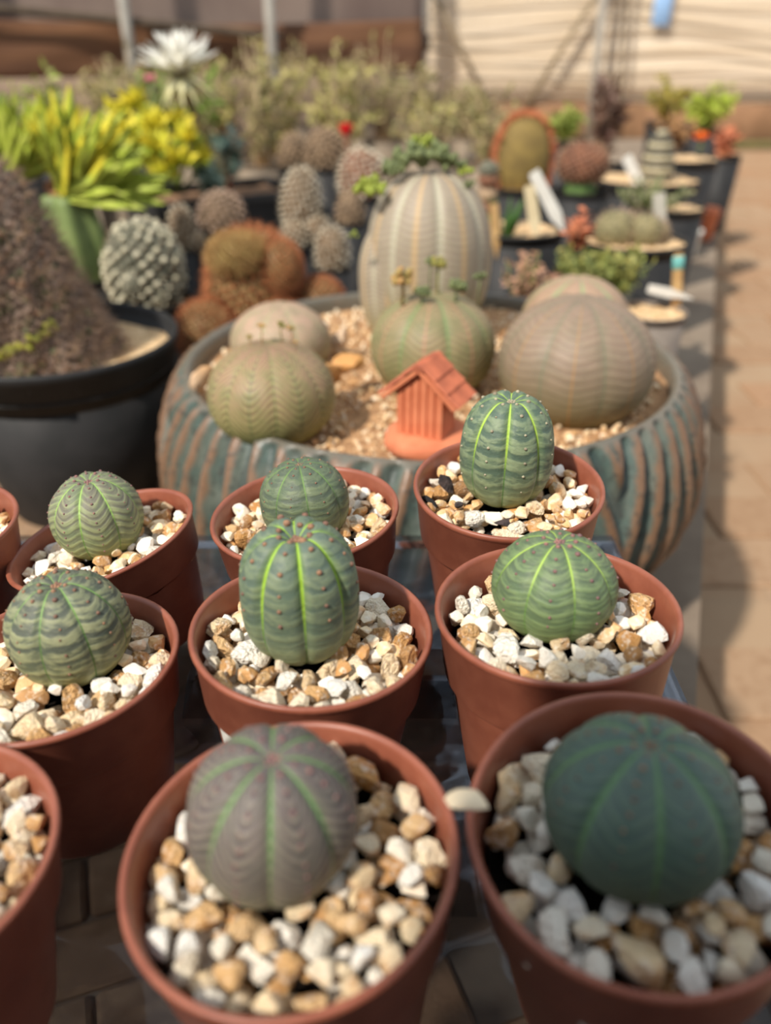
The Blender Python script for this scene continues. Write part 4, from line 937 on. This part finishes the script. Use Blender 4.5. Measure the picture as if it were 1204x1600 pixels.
# --- black trough with soil behind, and the yellow plant in it
p, q = at_y(196, 330, 1.36), at_y(442, 291, 1.52); zr = (p.z + q.z) / 2; c = (p + q) / 2; Lx = math.hypot(q.x - p.x, q.y - p.y); an = math.atan2(q.y - p.y, q.x - p.x)
tro = thing('trough_planter', 'long black rectangular trough planter behind the woolly cacti', 'planter', (c.x, c.y + 0.08, GROUND + 0.0012), (0, 0, an))
Ht = zr - GROUND
mb = MB(); w_ = 0.085
for s_, z_ in ((0.86, 0), (1.0, Ht), (0.965, Ht), (0.94, Ht - 0.02)): mb.v += [(sx * Lx / 2 * s_, sy * w_ * s_, z_) for sx, sy in ((-1, -1), (1, -1), (1, 1), (-1, 1))]
for i in range(3):
    for k in range(4): mb.f.append((i * 4 + k, i * 4 + (k + 1) % 4, (i + 1) * 4 + (k + 1) % 4, (i + 1) * 4 + k))
mb.f.append((3, 2, 1, 0)); obj('body', mb.mesh('body', smooth=False), M_black, tro)
mb = MB()
for sx, sy, lx, ly in ((0, -1, Lx * 1.01, 0.008), (0, 1, Lx * 1.01, 0.008), (-1, 0, 0.008, w_ * 2.04), (1, 0, 0.008, w_ * 2.04)): box(mb, (sx * Lx / 2, sy * w_, Ht - 0.006), (lx, ly, 0.013))
obj('lip', mb.mesh('lip', smooth=False), M_black, tro)
mb = MB(); N_ = 14
vs = [((-0.5 + i / N_) * Lx * 0.95, (-1 + 2 * j / 4) * w_ * 0.95, Ht - 0.014 + R_.uniform(-.003, .003)) for j in range(5) for i in range(N_ + 1)]
fs = [(j * (N_ + 1) + i, j * (N_ + 1) + i + 1, (j + 1) * (N_ + 1) + i + 1, (j + 1) * (N_ + 1) + i) for j in range(4) for i in range(N_)]
obj('soil', mb.add(vs, fs), mat_plain('brown_topsoil', (148, 112, 82), (112, 84, 62), 60, rough=0.95, bump=0.8, bscale=150), tro, kind='stuff')
def rosettes(root, heads, L, lw, seed):
    rr = random.Random(seed); a_, b_ = MB(), MB(); st = MB()
    for (x, y, z, s) in heads:
        tube(st, [(x * 0.35, y * 0.3, -0.004), (x * 0.8, y * 0.8, z * 0.5), (x, y, z)], 0.003, 5)
        for k in range(34):
            el = rr.uniform(-0.2, 1.3); az = rr.uniform(0, 6.283); d = Vector((math.cos(az) * math.cos(el), math.sin(az) * math.cos(el), math.sin(el)))
            add_leaf(a_ if el > 0.25 else b_, Vector((x, y, z)), d, L * s * rr.uniform(0.7, 1.15), L * s * lw, rr)
    obj('stems', st.mesh('stems'), S_grn, root); obj('yellow_leaves', a_.mesh('yellow_leaves', smooth=False), L_yel, root, kind='stuff'); obj('green_leaves', b_.mesh('green_leaves', smooth=False), L_yg, root, kind='stuff')
yb = at_y(262, 292, 1.41); yr = thing('variegated_succulent', 'bright yellow variegated rosette succulent beside the white flower', 'succulent', (yb.x, 1.41, yb.z - 0.006)); s_ = mpp(yb)
rosettes(yr, [((px - 262) * s_, dy, (292 - py) * s_ * 0.98, sc_) for px, py, dy, sc_ in ((190, 190, 0.03, 1.0), (218, 178, 0.05, 1.0), (205, 212, 0.0, 1), (250, 205, 0.0, 1.05), (278, 200, 0.02, 1), (300, 222, 0.0, 1), (262, 232, -0.03, 1.1), (290, 250, -0.03, 1.1), (240, 250, -0.02, 1), (270, 268, -0.04, 1), (312, 250, 0.01, .9), (230, 225, 0.0, 1))], 0.036, 0.42, 4)

# --- the white flower on its long tube, small pink flower, red flower, orange flower
M_petal = leafmat('petal_white', (250, 248, 240), (240, 236, 222)); M_sep = leafmat('petal_greenish', (222, 218, 180), (190, 182, 128)); M_tube_f = leafmat('flower_tube', (150, 132, 88), (120, 108, 70))
fb = at_y(282, 112, 1.46); ft = at_y(322, 215, 1.50); fl = thing('white_flower', 'large white many-petalled cactus flower on a long tube above the yellow plant', 'flower', ft); s_ = mpp(fb); top = fb - ft
rb_ = at_y(330, 258, 1.52)
mb = MB(); tube(mb, [rb_ - ft, Vector((0.0, 0, 0)), top * 0.5 + Vector((-0.004, 0, 0)), top * 0.9, top], [0.008, 0.0065, 0.007, 0.012, 0.018], 10); obj('flower_tube', mb, M_tube_f, fl)
pm = leaf_mesh(0.066, 0.017, 0.35, 0.12, 'petal').mesh('petal'); pm.materials.append(M_petal); sm_ = leaf_mesh(0.064, 0.011, 0.35, -0.35, 'sepal').mesh('sepal'); sm_.materials.append(M_sep)
tilt_f = Euler((math.radians(-6), math.radians(-8), 0)).to_matrix()
for ring, (nn_, el, sc_) in enumerate(((12, 12, 0.95), (13, 32, 1.0), (11, 54, 0.9), (8, 74, 0.8))):
    for k in range(nn_):
        a = 2 * math.pi * (k + 0.37 * ring) / nn_ + R_.uniform(-.08, .08); e = math.radians(el + R_.uniform(-7, 7)); d = tilt_f @ Vector((math.cos(a) * math.cos(e), math.sin(a) * math.cos(e), math.sin(e)))
        o = obj('petal', pm, None, fl, loc=top + d * 0.004); o.rotation_mode = 'QUATERNION'; o.rotation_quaternion = d.to_track_quat('Y', 'Z'); o.scale = (sc_,) * 3
for k in range(13):
    a = 2 * math.pi * k / 13; e = math.radians(R_.uniform(-42, -12)); d = tilt_f @ Vector((math.cos(a) * math.cos(e), math.sin(a) * math.cos(e), math.sin(e)))
    o = obj('sepal', sm_, None, fl, loc=top - Vector((0, 0, 0.006))); o.rotation_mode = 'QUATERNION'; o.rotation_quaternion = d.to_track_quat('Y', 'Z'); o.scale = (0.9,) * 3
mb = MB()
for k in range(26):
    a = k * 2.4; d = Vector((0.4 * math.cos(a) * math.sqrt(k / 26), 0.4 * math.sin(a) * math.sqrt(k / 26), 1)).normalized(); tube(mb, [top, top + d * 0.03], 0.0006, 4); ball(mb, top + d * 0.03, 0.0016)
obj('stamens', mb, L_yel, fl, kind='stuff')
fX = rb_.x; spx = thing('mother_cactus', 'dull green cactus bearing the large white flower', 'cactus', (fX, 1.52, 0.0)); spiny_head(spx, (0, 0, 0.036), 0.022, 0.046, B_olv, SP_tan, 90, 3, 0.3, 77)
def small_flower(name, label, px, py, Y, rpx, m, stem_to, seed, petals=14, cup=40, cat='flower', stem_m=None):
    p = at_y(px, py, Y); b = at_y(stem_to[0], stem_to[1], Y); root = thing(name, label, cat, b); s_ = mpp(p); r = rpx * s_; t_ = p - b
    mb = MB(); tube(mb, [(0, 0, -0.004), t_ * 0.5 + Vector((0.003, 0, 0)), t_], [r * 0.22, r * 0.2, r * 0.25], 7); obj('stem', mb, stem_m or S_grn, root)
    me = leaf_mesh(r * 1.25, r * 0.62, 0.4, 0.3, 'petal').mesh('petal'); me.materials.append(m)
    for k in range(petals):
        a = k * 2.4; e = math.radians(cup + 35 * (k / petals) + random.Random(seed + k).uniform(-12, 12)); d = Vector((math.cos(a) * math.cos(e), math.sin(a) * math.cos(e), math.sin(e)))
        o = obj('petal', me, None, root, loc=t_ - Vector((0, 0, r * 0.45))); o.rotation_mode = 'QUATERNION'; o.rotation_quaternion = d.to_track_quat('Y', 'Z')
    return root
F_pink = leafmat('petal_pink', (240, 150, 164), (226, 122, 142)); F_red = leafmat('petal_red', (222, 22, 26), (190, 14, 20)); F_org = leafmat('petal_orange', (250, 122, 22), (232, 96, 14))
small_flower('pink_flower', 'small pink flower beside the large white flower', 234, 122, 1.66, 11, F_pink, (243, 240), 3, cup=10)
p = at_y(243, 240, 1.66); big_pot('black pot of the small pink flower', p.x, 1.66, p.z + 0.006, 0.034, drop=0.01)
small_flower('red_flower', 'bright red cup flower on a reddish stalk above the grey cacti', 540, 206, 1.55, 17, F_red, (541, 262), 5, 16, 35, stem_m=B_red)
small_flower('orange_flower', 'vivid orange flower over the far black pots at the right', 1095, 212, 1.86, 13, F_org, (1092, 236), 6, 14, 5)

# --- spiny cacti in pots; each row: name, label, box in the photo, distance, colours, look
def cactus(name, label, x0, x1, y0, y1, Y, body, spine, areoles=200, k=4, ln=0.18, knob=0.1, pot=True, wool=None, heads=(), potr=None, rib=0, seed=1, lean=(0, 0), pot_label=None, under=0.0):
    X, zb, w, h = box_px(x0, x1, y0, y1, Y); r = w / 2 / (1 + ln * 0.55); root = thing(name, label, 'cactus', (X, Y, zb))
    rz = h / 1.86 / (1 + ln * 0.2)
    if wool is None: wool = (spine, 0.95); areoles = int(areoles * 0.5); knob = 0.15; body = B_umber if body in (B_olv, B_brn, B_gry) else body
    spiny_head(root, (0, 0, rz * 0.86), r, rz, body, spine, areoles, k, ln, seed, knob, lean, wool=wool, rib=rib)
    for j, (dx, dy, dz, f, fz) in enumerate(heads): spiny_head(root, (dx * r, dy * r, dz * rz), r * f, r * fz, body, spine, max(50, int(areoles * f * f)), k, ln, seed + 10 + j, knob, wool=wool)
    if pot: big_pot(pot_label or label.replace(' cactus', ' cactus\'s pot'), X, Y, zb + 0.012, potr or r * 1.25, drop=0.012 + under)
    return root
cactus('woolly_cactus', 'grey knobbly cactus with cream wool tufts behind the big black pot', 176, 294, 345, 482, 1.02, B_gry, SP_tan, 190, 3, 0.12, 0.14, wool=(W_cream, 0.72), heads=((0.55, -0.5, 0.5, 0.42, 0.45), (-0.1, -0.85, 0.75, 0.36, 0.4), (0.75, -0.1, 1.1, 0.38, 0.4)), pot_label='black pot under the grey knobbly woolly cactus', seed=2)
cactus('column_cactus', 'cream spined short column cactus beside the brown dome cactus', 266, 312, 318, 400, 1.25, B_olv, SP_wht, 160, 4, 0.25, 0.12, heads=((1.0, -0.2, 0.55, 0.7, 0.75),), pot_label='black pot of the cream short column cactus', seed=3)
cactus('dome_cactus', 'dusky brown dome cactus in front of the black trough', 314, 386, 300, 372, 1.30, B_brn, SP_brn, 220, 4, 0.12, 0.12, pot_label='black pot of the dusky brown dome cactus', seed=4)
SP_yel2 = mat_plain('spines_straw', (178, 146, 92), (158, 118, 72), 60, rough=0.8)
# rust clump with several heads
X, zb, w, h = box_px(290, 482, 360, 545, 0.93); s_ = mpp((X, 0.93, zb + h / 2))
rc = thing('clump_cactus', 'rust-orange spined clump cactus of several heads behind the glazed bowl', 'cactus', (X, 0.93, zb))
for (px, py, rpx, zpx, dy, sd) in ((400, 452, 66, 84, 0.02, 1), (335, 505, 44, 46, -0.03, 2), (386, 392, 42, 28, -0.004, 3), (505, 478, 36, 40, 0.015, 4), (440, 500, 44, 42, -0.02, 5), (445, 415, 34, 40, 0.0, 6)):
    spiny_head(rc, ((px - 386) * s_, dy, (545 - py) * s_ * 0.98), rpx * s_, zpx * s_, mat_plain('rusty_skin', (148, 118, 76), (128, 104, 66), 60) if sd != 3 else mat_plain('yellowish_crown', (160, 138, 84), (140, 118, 70), 60), SP_org if sd != 3 else SP_yel2, 320, 9, 0.26, sd, 0.09)
big_pot('black pot under the rust-orange clump cactus', X + 0.006, 0.93, zb + 0.004, 0.074, drop=0.012)
cactus('column_cactus', 'white spined column cactus standing in the middle of the collection', 440, 505, 258, 368, 1.27, B_olv, SP_wht, 240, 5, 0.3, 0.12, heads=((0.9, -0.6, 0.2, 0.7, 0.8), (-0.3, -1.0, 0.1, 0.75, 0.7)), pot_label='black pot of the white column cactus', seed=6, lean=(0, 4))
cactus('small_cactus', 'small white-crowned cactus left of the tallest succulent', 492, 548, 352, 432, 1.04, B_olv, SP_wht, 160, 5, 0.28, 0.12, pot_label='small pot of the white-crowned cactus', seed=7)
cactus('globe_cactus', 'taupe round cactus below the red flower', 478, 540, 200, 272, 1.60, B_brn, SP_tan, 200, 4, 0.2, 0.1, pot_label='pot of the taupe round cactus', seed=8)
cactus('globe_cactus', 'pale taupe cactus beside its darker round neighbour', 436, 484, 206, 272, 1.66, B_gry, SP_tan, 180, 4, 0.3, 0.1, pot_label='pot of the pale taupe cactus', seed=9)
cactus('dome_cactus', 'white and brown spined dome cactus behind the tallest succulent', 528, 604, 232, 318, 1.30, B_red, SP_wht, 220, 5, 0.25, 0.11, pot_label='pot of the white and brown dome cactus', seed=10)
cactus('small_cactus', 'brownish small cactus low beside the tallest succulent\'s shoulder', 524, 572, 296, 362, 1.16, B_brn, SP_tan, 140, 4, 0.25, 0.11, pot_label='pot of the brownish small cactus', seed=11)
# crest with an orange rim
X, zb, w, h = box_px(768, 858, 178, 300, 1.50); cr_ = thing('crested_cactus', 'tall olive crested cactus with a glowing orange-red rim', 'cactus', (X, 1.50, zb))
mb = MB(); rows, seg = 26, 40; vs = []; fs = []
for i in range(rows + 1):
    t = math.pi * (0.001 + 0.8 * i / rows)
    for c_ in range(seg):
        a = 2 * math.pi * c_ / seg; vs.append((w / 2 * 0.92 * math.sin(t) ** 0.85 * math.cos(a), 0.032 * math.sin(t) ** 0.85 * math.sin(a), h * 0.44 + h * 0.54 * math.cos(t)))
for i in range(rows):
    for c_ in range(seg): fs.append((i * seg + c_, (i + 1) * seg + c_, (i + 1) * seg + (c_ + 1) % seg, i * seg + (c_ + 1) % seg))
obj('body', mb.add(vs, fs), mat_plain('crest_olive', (138, 116, 62), (118, 98, 54), 40, rough=0.8), cr_)
sp = MB(); rr = random.Random(3); pts = []; nr = []
for k in range(420):
    t = rr.uniform(0.0, 0.72) * math.pi; sg = rr.choice((-1, 1)); p = Vector((sg * w / 2 * 0.92 * math.sin(t) ** 0.85, rr.gauss(0, 0.012), h * 0.44 + h * 0.54 * math.cos(t))); pts.append(p); nr.append(Vector((sg * math.sin(t), 0, math.cos(t))))
spines_on(sp, pts, nr, 4, 0.011, 0.0009, rr, 0.5); obj('rim_spines', sp.mesh('rim_spines', smooth=False), mat_plain('orange_red_spines', (196, 120, 80), (172, 98, 62), 60, rough=0.8), cr_, kind='stuff')
big_pot('black pot of the orange-rimmed crested cactus', X, 1.50, zb + 0.01, 0.058, drop=0.012)
# red-brown dome grafted on green
X, zb, w, h = box_px(864, 946, 222, 306, 1.36); g2 = thing('grafted_dome', 'reddish-brown dome cactus grafted on a short green stock', 'cactus', (X, 1.36, zb))
mb = lathe([(0, -0.004), (0.020, -0.004), (0.024, 0.008), (0.023, 0.022), (0.018, 0.030), (0, 0.03)], 24); obj('rootstock', mb, B_grn, g2)
spiny_head(g2, (0, 0, h * 0.60), w / 2 * 0.9, h * 0.38, B_red, SP_tan, 200, 4, 0.14, 21, 0.1)
big_pot('wide black pot with gravel under the grafted reddish dome', X, 1.36, zb + 0.008, 0.046, drop=0.012)
# pots at the right with gravel and their plants
def pot_px(label, px, py, hw, Y, **k):
    p = at_y(px, py, Y); big_pot(label, p.x, Y, p.z, hw * mpp(p), drop=0.005, **k); return p
P1 = pot_px('black pot with two white labels and green leaves right of the tallest succulent', 806, 356, 76, 1.14)
P2 = pot_px('black pot at the path edge holding the low brown cactus', 988, 374, 84, 1.06)
P3 = pot_px('black pot holding the grey-green tangled plant beside the path', 1042, 322, 58, 1.33)
P4 = pot_px('black pot of the zebra-banded cactus', 1008, 278, 84, 1.62)
P5 = pot_px('tall far black pot below the orange flower', 1062, 246, 60, 1.92)
P7 = pot_px('pale grey pot with gravel behind the largest tan succulent', 1016, 486, 56, 0.885, m=mat_plain('grey_brown_plastic', (126, 116, 106), (108, 98, 90), 20, rough=0.7), group='other pots of the collection')
def in_pot(P, dx, dy, dz=-0.006): return Vector((P.x + dx, P.y + dy, P.z + dz))
b_ = in_pot(P2, -0.004, 0.0); c2_ = thing('low_cactus', 'low brown cactus cluster with tan spines in the pot at the path edge', 'cactus', b_)
for j, (x, y, r) in enumerate(((-0.02, 0, 0.024), (0.016, -0.004, 0.022), (0.0, 0.018, 0.021), (0.036, 0.012, 0.016))): spiny_head(c2_, (x, y, r * 0.7), r, r * 0.95, B_olv, SP_brn, 90, 4, 0.3, 30 + j, 0.1)
bush('tangled_plant', 'grey-green tangled trailing plant in the black pot beside the path', 'succulent', in_pot(P3, -0.03, -0.01), 0.12, 0.05, leafmat('leaf_grey_green', (150, 146, 110), (124, 126, 92)), S_grn, 26, 260, 0.012, 0.5, 31, upright=0.2)
b_ = in_pot(P4, 0.016, -0.01); z_ = thing('zebra_cactus', 'upright cactus with dark and pale zebra banding', 'cactus', b_)
hz = at_y(1030, 200, 1.61).z - b_.z
for j in range(9):
    r_ = 0.030 * math.sin(math.pi * (0.28 + 0.68 * (j + 0.5) / 9)) ** 0.6 * (1.0 if j < 8 else 0.8); mb = lathe([(0, 0), (r_ * 0.93, 0.0), (r_, hz / 18), (r_ * 0.93, hz / 9 * 0.98), (0, hz / 9 * 0.98)], 24)
    obj('band', mb, (mat_plain('zebra_dark', (104, 98, 82), (84, 80, 68), 60) if j % 2 else mat_plain('zebra_pale', (178, 168, 138), (156, 146, 118), 60)), z_, loc=(0, 0, hz * j / 9 - 0.003))
b_ = in_pot(P1, -0.042, -0.006); t_ = thing('banded_cactus', 'small red-brown banded cactus left of the white labels', 'cactus', b_); hb = at_y(784, 262, 1.134).z - b_.z
for j, (f, m_) in enumerate(((0.22, S_grn), (0.4, B_red), (0.6, SP_tan), (0.82, B_red), (0.97, B_gry))): spiny_head(t_, (0, 0, hb * f), 0.0125, hb * 0.13, m_, SP_tan, 40, 3, 0.3, 41 + j, 0.1, part='segment')
lg = thing('strap_leaf_plant', 'dark green upright strap leaves at the edge of the labelled pot', 'succulent', in_pot(P1, -0.022, -0.036)); me = leaf_mesh(0.055, 0.012, 0.3, 0.1).mesh('leaf'); me.materials.append(leafmat('leaf_deep_green', (72, 104, 44), (54, 86, 38)))
for k in range(7):
    a = k * 2.4; d = Vector((0.35 * math.cos(a), 0.35 * math.sin(a), 1)).normalized(); o = obj('leaf', me, None, lg, loc=(0.004 * math.cos(a), 0.004 * math.sin(a), -0.004)); o.rotation_mode = 'QUATERNION'; o.rotation_quaternion = d.to_track_quat('Y', 'X')
# labels stuck in the pots
def tag(label, a, b, Y, w, m, name='plant_label', cat='plant label', tip=None):
    p, q = at_y(*a, Y), at_y(*b, Y); d = q - p; L = d.length; hw_ = w * mpp(p) / 2; mb = MB(); th = 0.0012
    pr = [(-hw_ * .8, 0), (hw_ * .8, 0), (hw_, 0.004), (hw_, L), (0, L + 0.028), (-hw_, L)]; n_ = len(pr)
    mb.add([(x, -th, y) for x, y in pr] + [(x, th, y) for x, y in pr], [tuple(range(n_)), tuple(range(2 * n_ - 1, n_ - 1, -1))] + [(i, i + n_, (i + 1) % n_ + n_, (i + 1) % n_) for i in range(n_)])
    o = obj(name, mb.mesh(name, smooth=False), m, label=label, cat=cat, loc=p); zz_ = d.normalized(); xx_ = Vector((0.1, 1, 0)).cross(zz_).normalized(); yy_ = zz_.cross(xx_); o.rotation_mode = 'QUATERNION'; o.rotation_quaternion = Matrix((xx_, yy_, zz_)).transposed().to_quaternion()
    if tip:
        t2 = bevel_box((0, 0, 0.010), (hw_ * 2.1, th * 3, 0.014), 0.0006, 1); obj('coloured_tip', t2, tip, o, label='teal painted tip')
    return o
M_cream_tag = mat_plain('cream_label_plastic', (222, 206, 168), (206, 188, 150), 30, rough=0.5); M_teal = mat_plain('teal_paint', (120, 190, 184), (104, 172, 168), 30)
tag('white plant label leaning in the black pot right of the tallest succulent', (834, 268), (868, 336), 1.10, 20, M_white_tag)
tag('cream plant label standing beside the leaning white one', (827, 290), (834, 344), 1.09, 19, M_cream_tag)
tag('tan wooden stick at the rim of the labelled black pot', (772, 318), (774, 372), 1.085, 15, M_wood, 'wooden_stick', 'stick')
tag('white plant label leaning beside the zebra-banded cactus', (979, 244), (998, 288), 1.57, 17, M_white_tag)
tag('upright pale grey plant label behind the low brown cactus', (1030, 302), (1032, 366), 1.10, 20, mat_plain('grey_label_plastic', (192, 188, 176), (176, 172, 160), 30, rough=0.5))
tag('wooden stick with a teal tip beside the pale grey pot', (1060, 396), (1056, 470), 0.905, 16, M_wood, 'wooden_stick', 'stick', M_teal)
tag('white label lying flat over the gravel of the pale grey pot', (1012, 450), (1046, 458), 0.90, 15, M_white_tag)
# small things along the path
p = at_z(1078, 402, GROUND); X, zb, w, h = box_px(1058, 1104, 352, 404, 1.62)
mb = lathe([(0, 0), (0.020, 0), (0.024, 0.004), (0.030, 0.05), (0.032, 0.052), (0.031, 0.056), (0.027, 0.054), (0.022, 0.008), (0, 0.008)], 28)
obj('white_cup', mb, M_white_tag, label='small white plastic cup on the ground beside the path pots', cat='cup', loc=(at_z(1068, 400, GROUND).x, at_z(1068, 400, GROUND).y, GROUND + 0.0012))
q = at_z(1098, 384, GROUND); mb = lathe([(0, 0), (0.024, 0), (0.027, 0.004), (0.036, 0.062), (0.039, 0.064), (0.038, 0.072), (0.033, 0.072), (0.026, 0.01), (0, 0.01)], 28)
obj('clay_pot', mb, M_clay, label='small empty clay pot on the ground next to the white cup', cat='plant pot', loc=(q.x + 0.01, q.y + 0.06, GROUND + 0.0012))

# leafy plants behind the bowl
def bush_px(name, label, cat, x0, x1, y0, y1, Y, lm, sm, pot=True, group=None, potr=0.04, **k):
    X, zb, w, h = box_px(x0, x1, y0, y1, Y); o = bush(name, label, cat, (X, Y, zb), w, h, lm, sm, group=group, **k)
    if pot: big_pot(label + ', its pot' if pot is True else pot, X, Y, zb + 0.006, potr, drop=0.008)
    return o
bush_px('leafy_succulent', 'yellow-green leafy plant behind the tan succulent with green lines', 'succulent', 850, 1014, 372, 468, 0.945, leafmat('leaf_olive_gold', (150, 144, 80), (128, 136, 70)), S_grn, 'black pot of the yellow-green leafy plant', stems=30, leaves=640, L=0.0115, seed=51, upright=0.3, potr=0.028)
bush_px('leafy_succulent', 'dusty pink leafy plant between the tallest and the tan succulents', 'succulent', 778, 862, 388, 474, 0.965, L_pink, S_grn, 'black pot of the dusty pink leafy plant', stems=14, leaves=200, L=0.012, seed=52, upright=0.3, potr=0.028)
bush_px('small_bush', 'orange and brown small plants left of the low brown cactus', 'succulent', 868, 930, 325, 396, 0.995, L_org, S_dk, 'pot of the orange and brown small plants', stems=10, leaves=150, L=0.014, seed=53, potr=0.018)
bush_px('green_bush', 'fresh green feathery bush behind the orange-rimmed crest', 'bush', 848, 910, 160, 222, 2.0, L_fresh, S_grn, 'pot of the fresh green feathery bush', stems=16, leaves=300, L=0.02, seed=54, potr=0.06)
bush_px('dark_succulent', 'tall dark purple-brown plant in front of the beige wall', 'succulent', 905, 970, 100, 262, 1.80, L_dk, S_dk, 'pot of the tall dark purple-brown plant', stems=14, leaves=330, L=0.026, seed=55, upright=0.75, potr=0.05, stem_r=0.003)
bush_px('yellow_bush', 'yellow-green bush at the path\'s far end', 'bush', 1060, 1146, 128, 205, 2.5, L_yg, S_grn, 'pot of the yellow-green bush at the path\'s end', stems=18, leaves=340, L=0.03, seed=56, potr=0.07)
bush_px('olive_bush', 'olive-yellow bush left of the yellow-green one by the path', 'bush', 1005, 1075, 118, 195, 2.6, leafmat('leaf_mustard', (176, 158, 72), (150, 142, 66)), S_tan, 'pot of the olive-yellow bush', stems=16, leaves=280, L=0.028, seed=57, potr=0.06)
bush_px('orange_succulent', 'orange-pink leafy succulent at the path edge near the orange flower', 'succulent', 1108, 1148, 192, 248, 2.15, L_org, S_tan, 'pot of the orange-pink leafy succulent', stems=10, leaves=140, L=0.024, seed=58, potr=0.045)
bush_px('rusty_bush', 'rust-brown plant behind the zebra-banded cactus', 'succulent', 1010, 1085, 178, 238, 2.2, leafmat('leaf_rust', (176, 132, 84), (150, 112, 76)), S_dk, 'pot of the rust-brown plant', stems=12, leaves=190, L=0.024, seed=59, potr=0.05)
bush_px('teal_succulent', 'bluish rosette plant with orange tips in the trough\'s far end', 'succulent', 330, 384, 190, 292, 1.58, L_bl, L_org, False, stems=8, leaves=120, L=0.03, seed=60, potr=0.045, lw=0.7)
bush_px('blue_grey_succulent', 'blue-grey leafy succulent at the foot of the yellow rosette plant', 'succulent', 308, 352, 250, 310, 1.455, L_bl, S_grn, False, stems=7, leaves=90, L=0.022, seed=61, potr=0.034, lw=0.8, upright=0.6)
bush_px('green_bush', 'light green seedling bush at the picture\'s left edge before the brown cloth', 'bush', 10, 140, 95, 205, 1.9, L_fresh, S_tan, 'pot of the light green seedling bush', stems=10, leaves=110, L=0.026, seed=62, potr=0.07)
bush_px('grassy_plant', 'dark green grassy plant low at the far left', 'bush', -40, 60, 150, 215, 1.7, L_gr, S_grn, 'pot of the dark green grassy plant', stems=22, leaves=200, L=0.03, lw=0.25, seed=63, potr=0.06)
M_taupe = mat_plain('taupe_plastic', (140, 124, 104), (116, 102, 86), 20, rough=0.7)
# thicket of thin shrubs before the far walls: nothing tells them apart
spots = []
for k in range(60):
    rr = random.Random(100 + k); row = k % 3; Y = (2.05, 2.45, 2.9)[row] + rr.uniform(-.1, .1); px = 165 + (k // 3) * 33 + row * 12 + rr.uniform(-10, 10)
    if px > 800: continue
    y0 = rr.uniform(28, 80) if px < 660 else rr.uniform(112, 150); zb = -0.02; X = at_y(px, 150, Y).x; zt = at_y(px, y0, Y).z
    if any(math.hypot(X - a, Y - b) < 0.15 for a, b in spots): continue
    spots.append((X, Y))
    tone = (L_ol, L_ol2, L_ol, L_gr)[rr.randrange(4)] if k % 5 else L_ol2
    bush('seedling_shrub', 'thin olive seedling shrub in the thicket before the far walls', 'shrub', (X, Y, zb), 0.175, zt - zb, tone, S_tan, 18, 210, 0.028, 0.45, 200 + k, group='thin olive seedling shrubs in the thicket', upright=0.55, stem_r=0.0024)
    big_pot('seedling shrub\'s pot lost in the thicket before the far walls', X, Y, 0.0, 0.056, 0.046, group='pots of the thicket shrubs', drop=0.018, m=M_taupe)
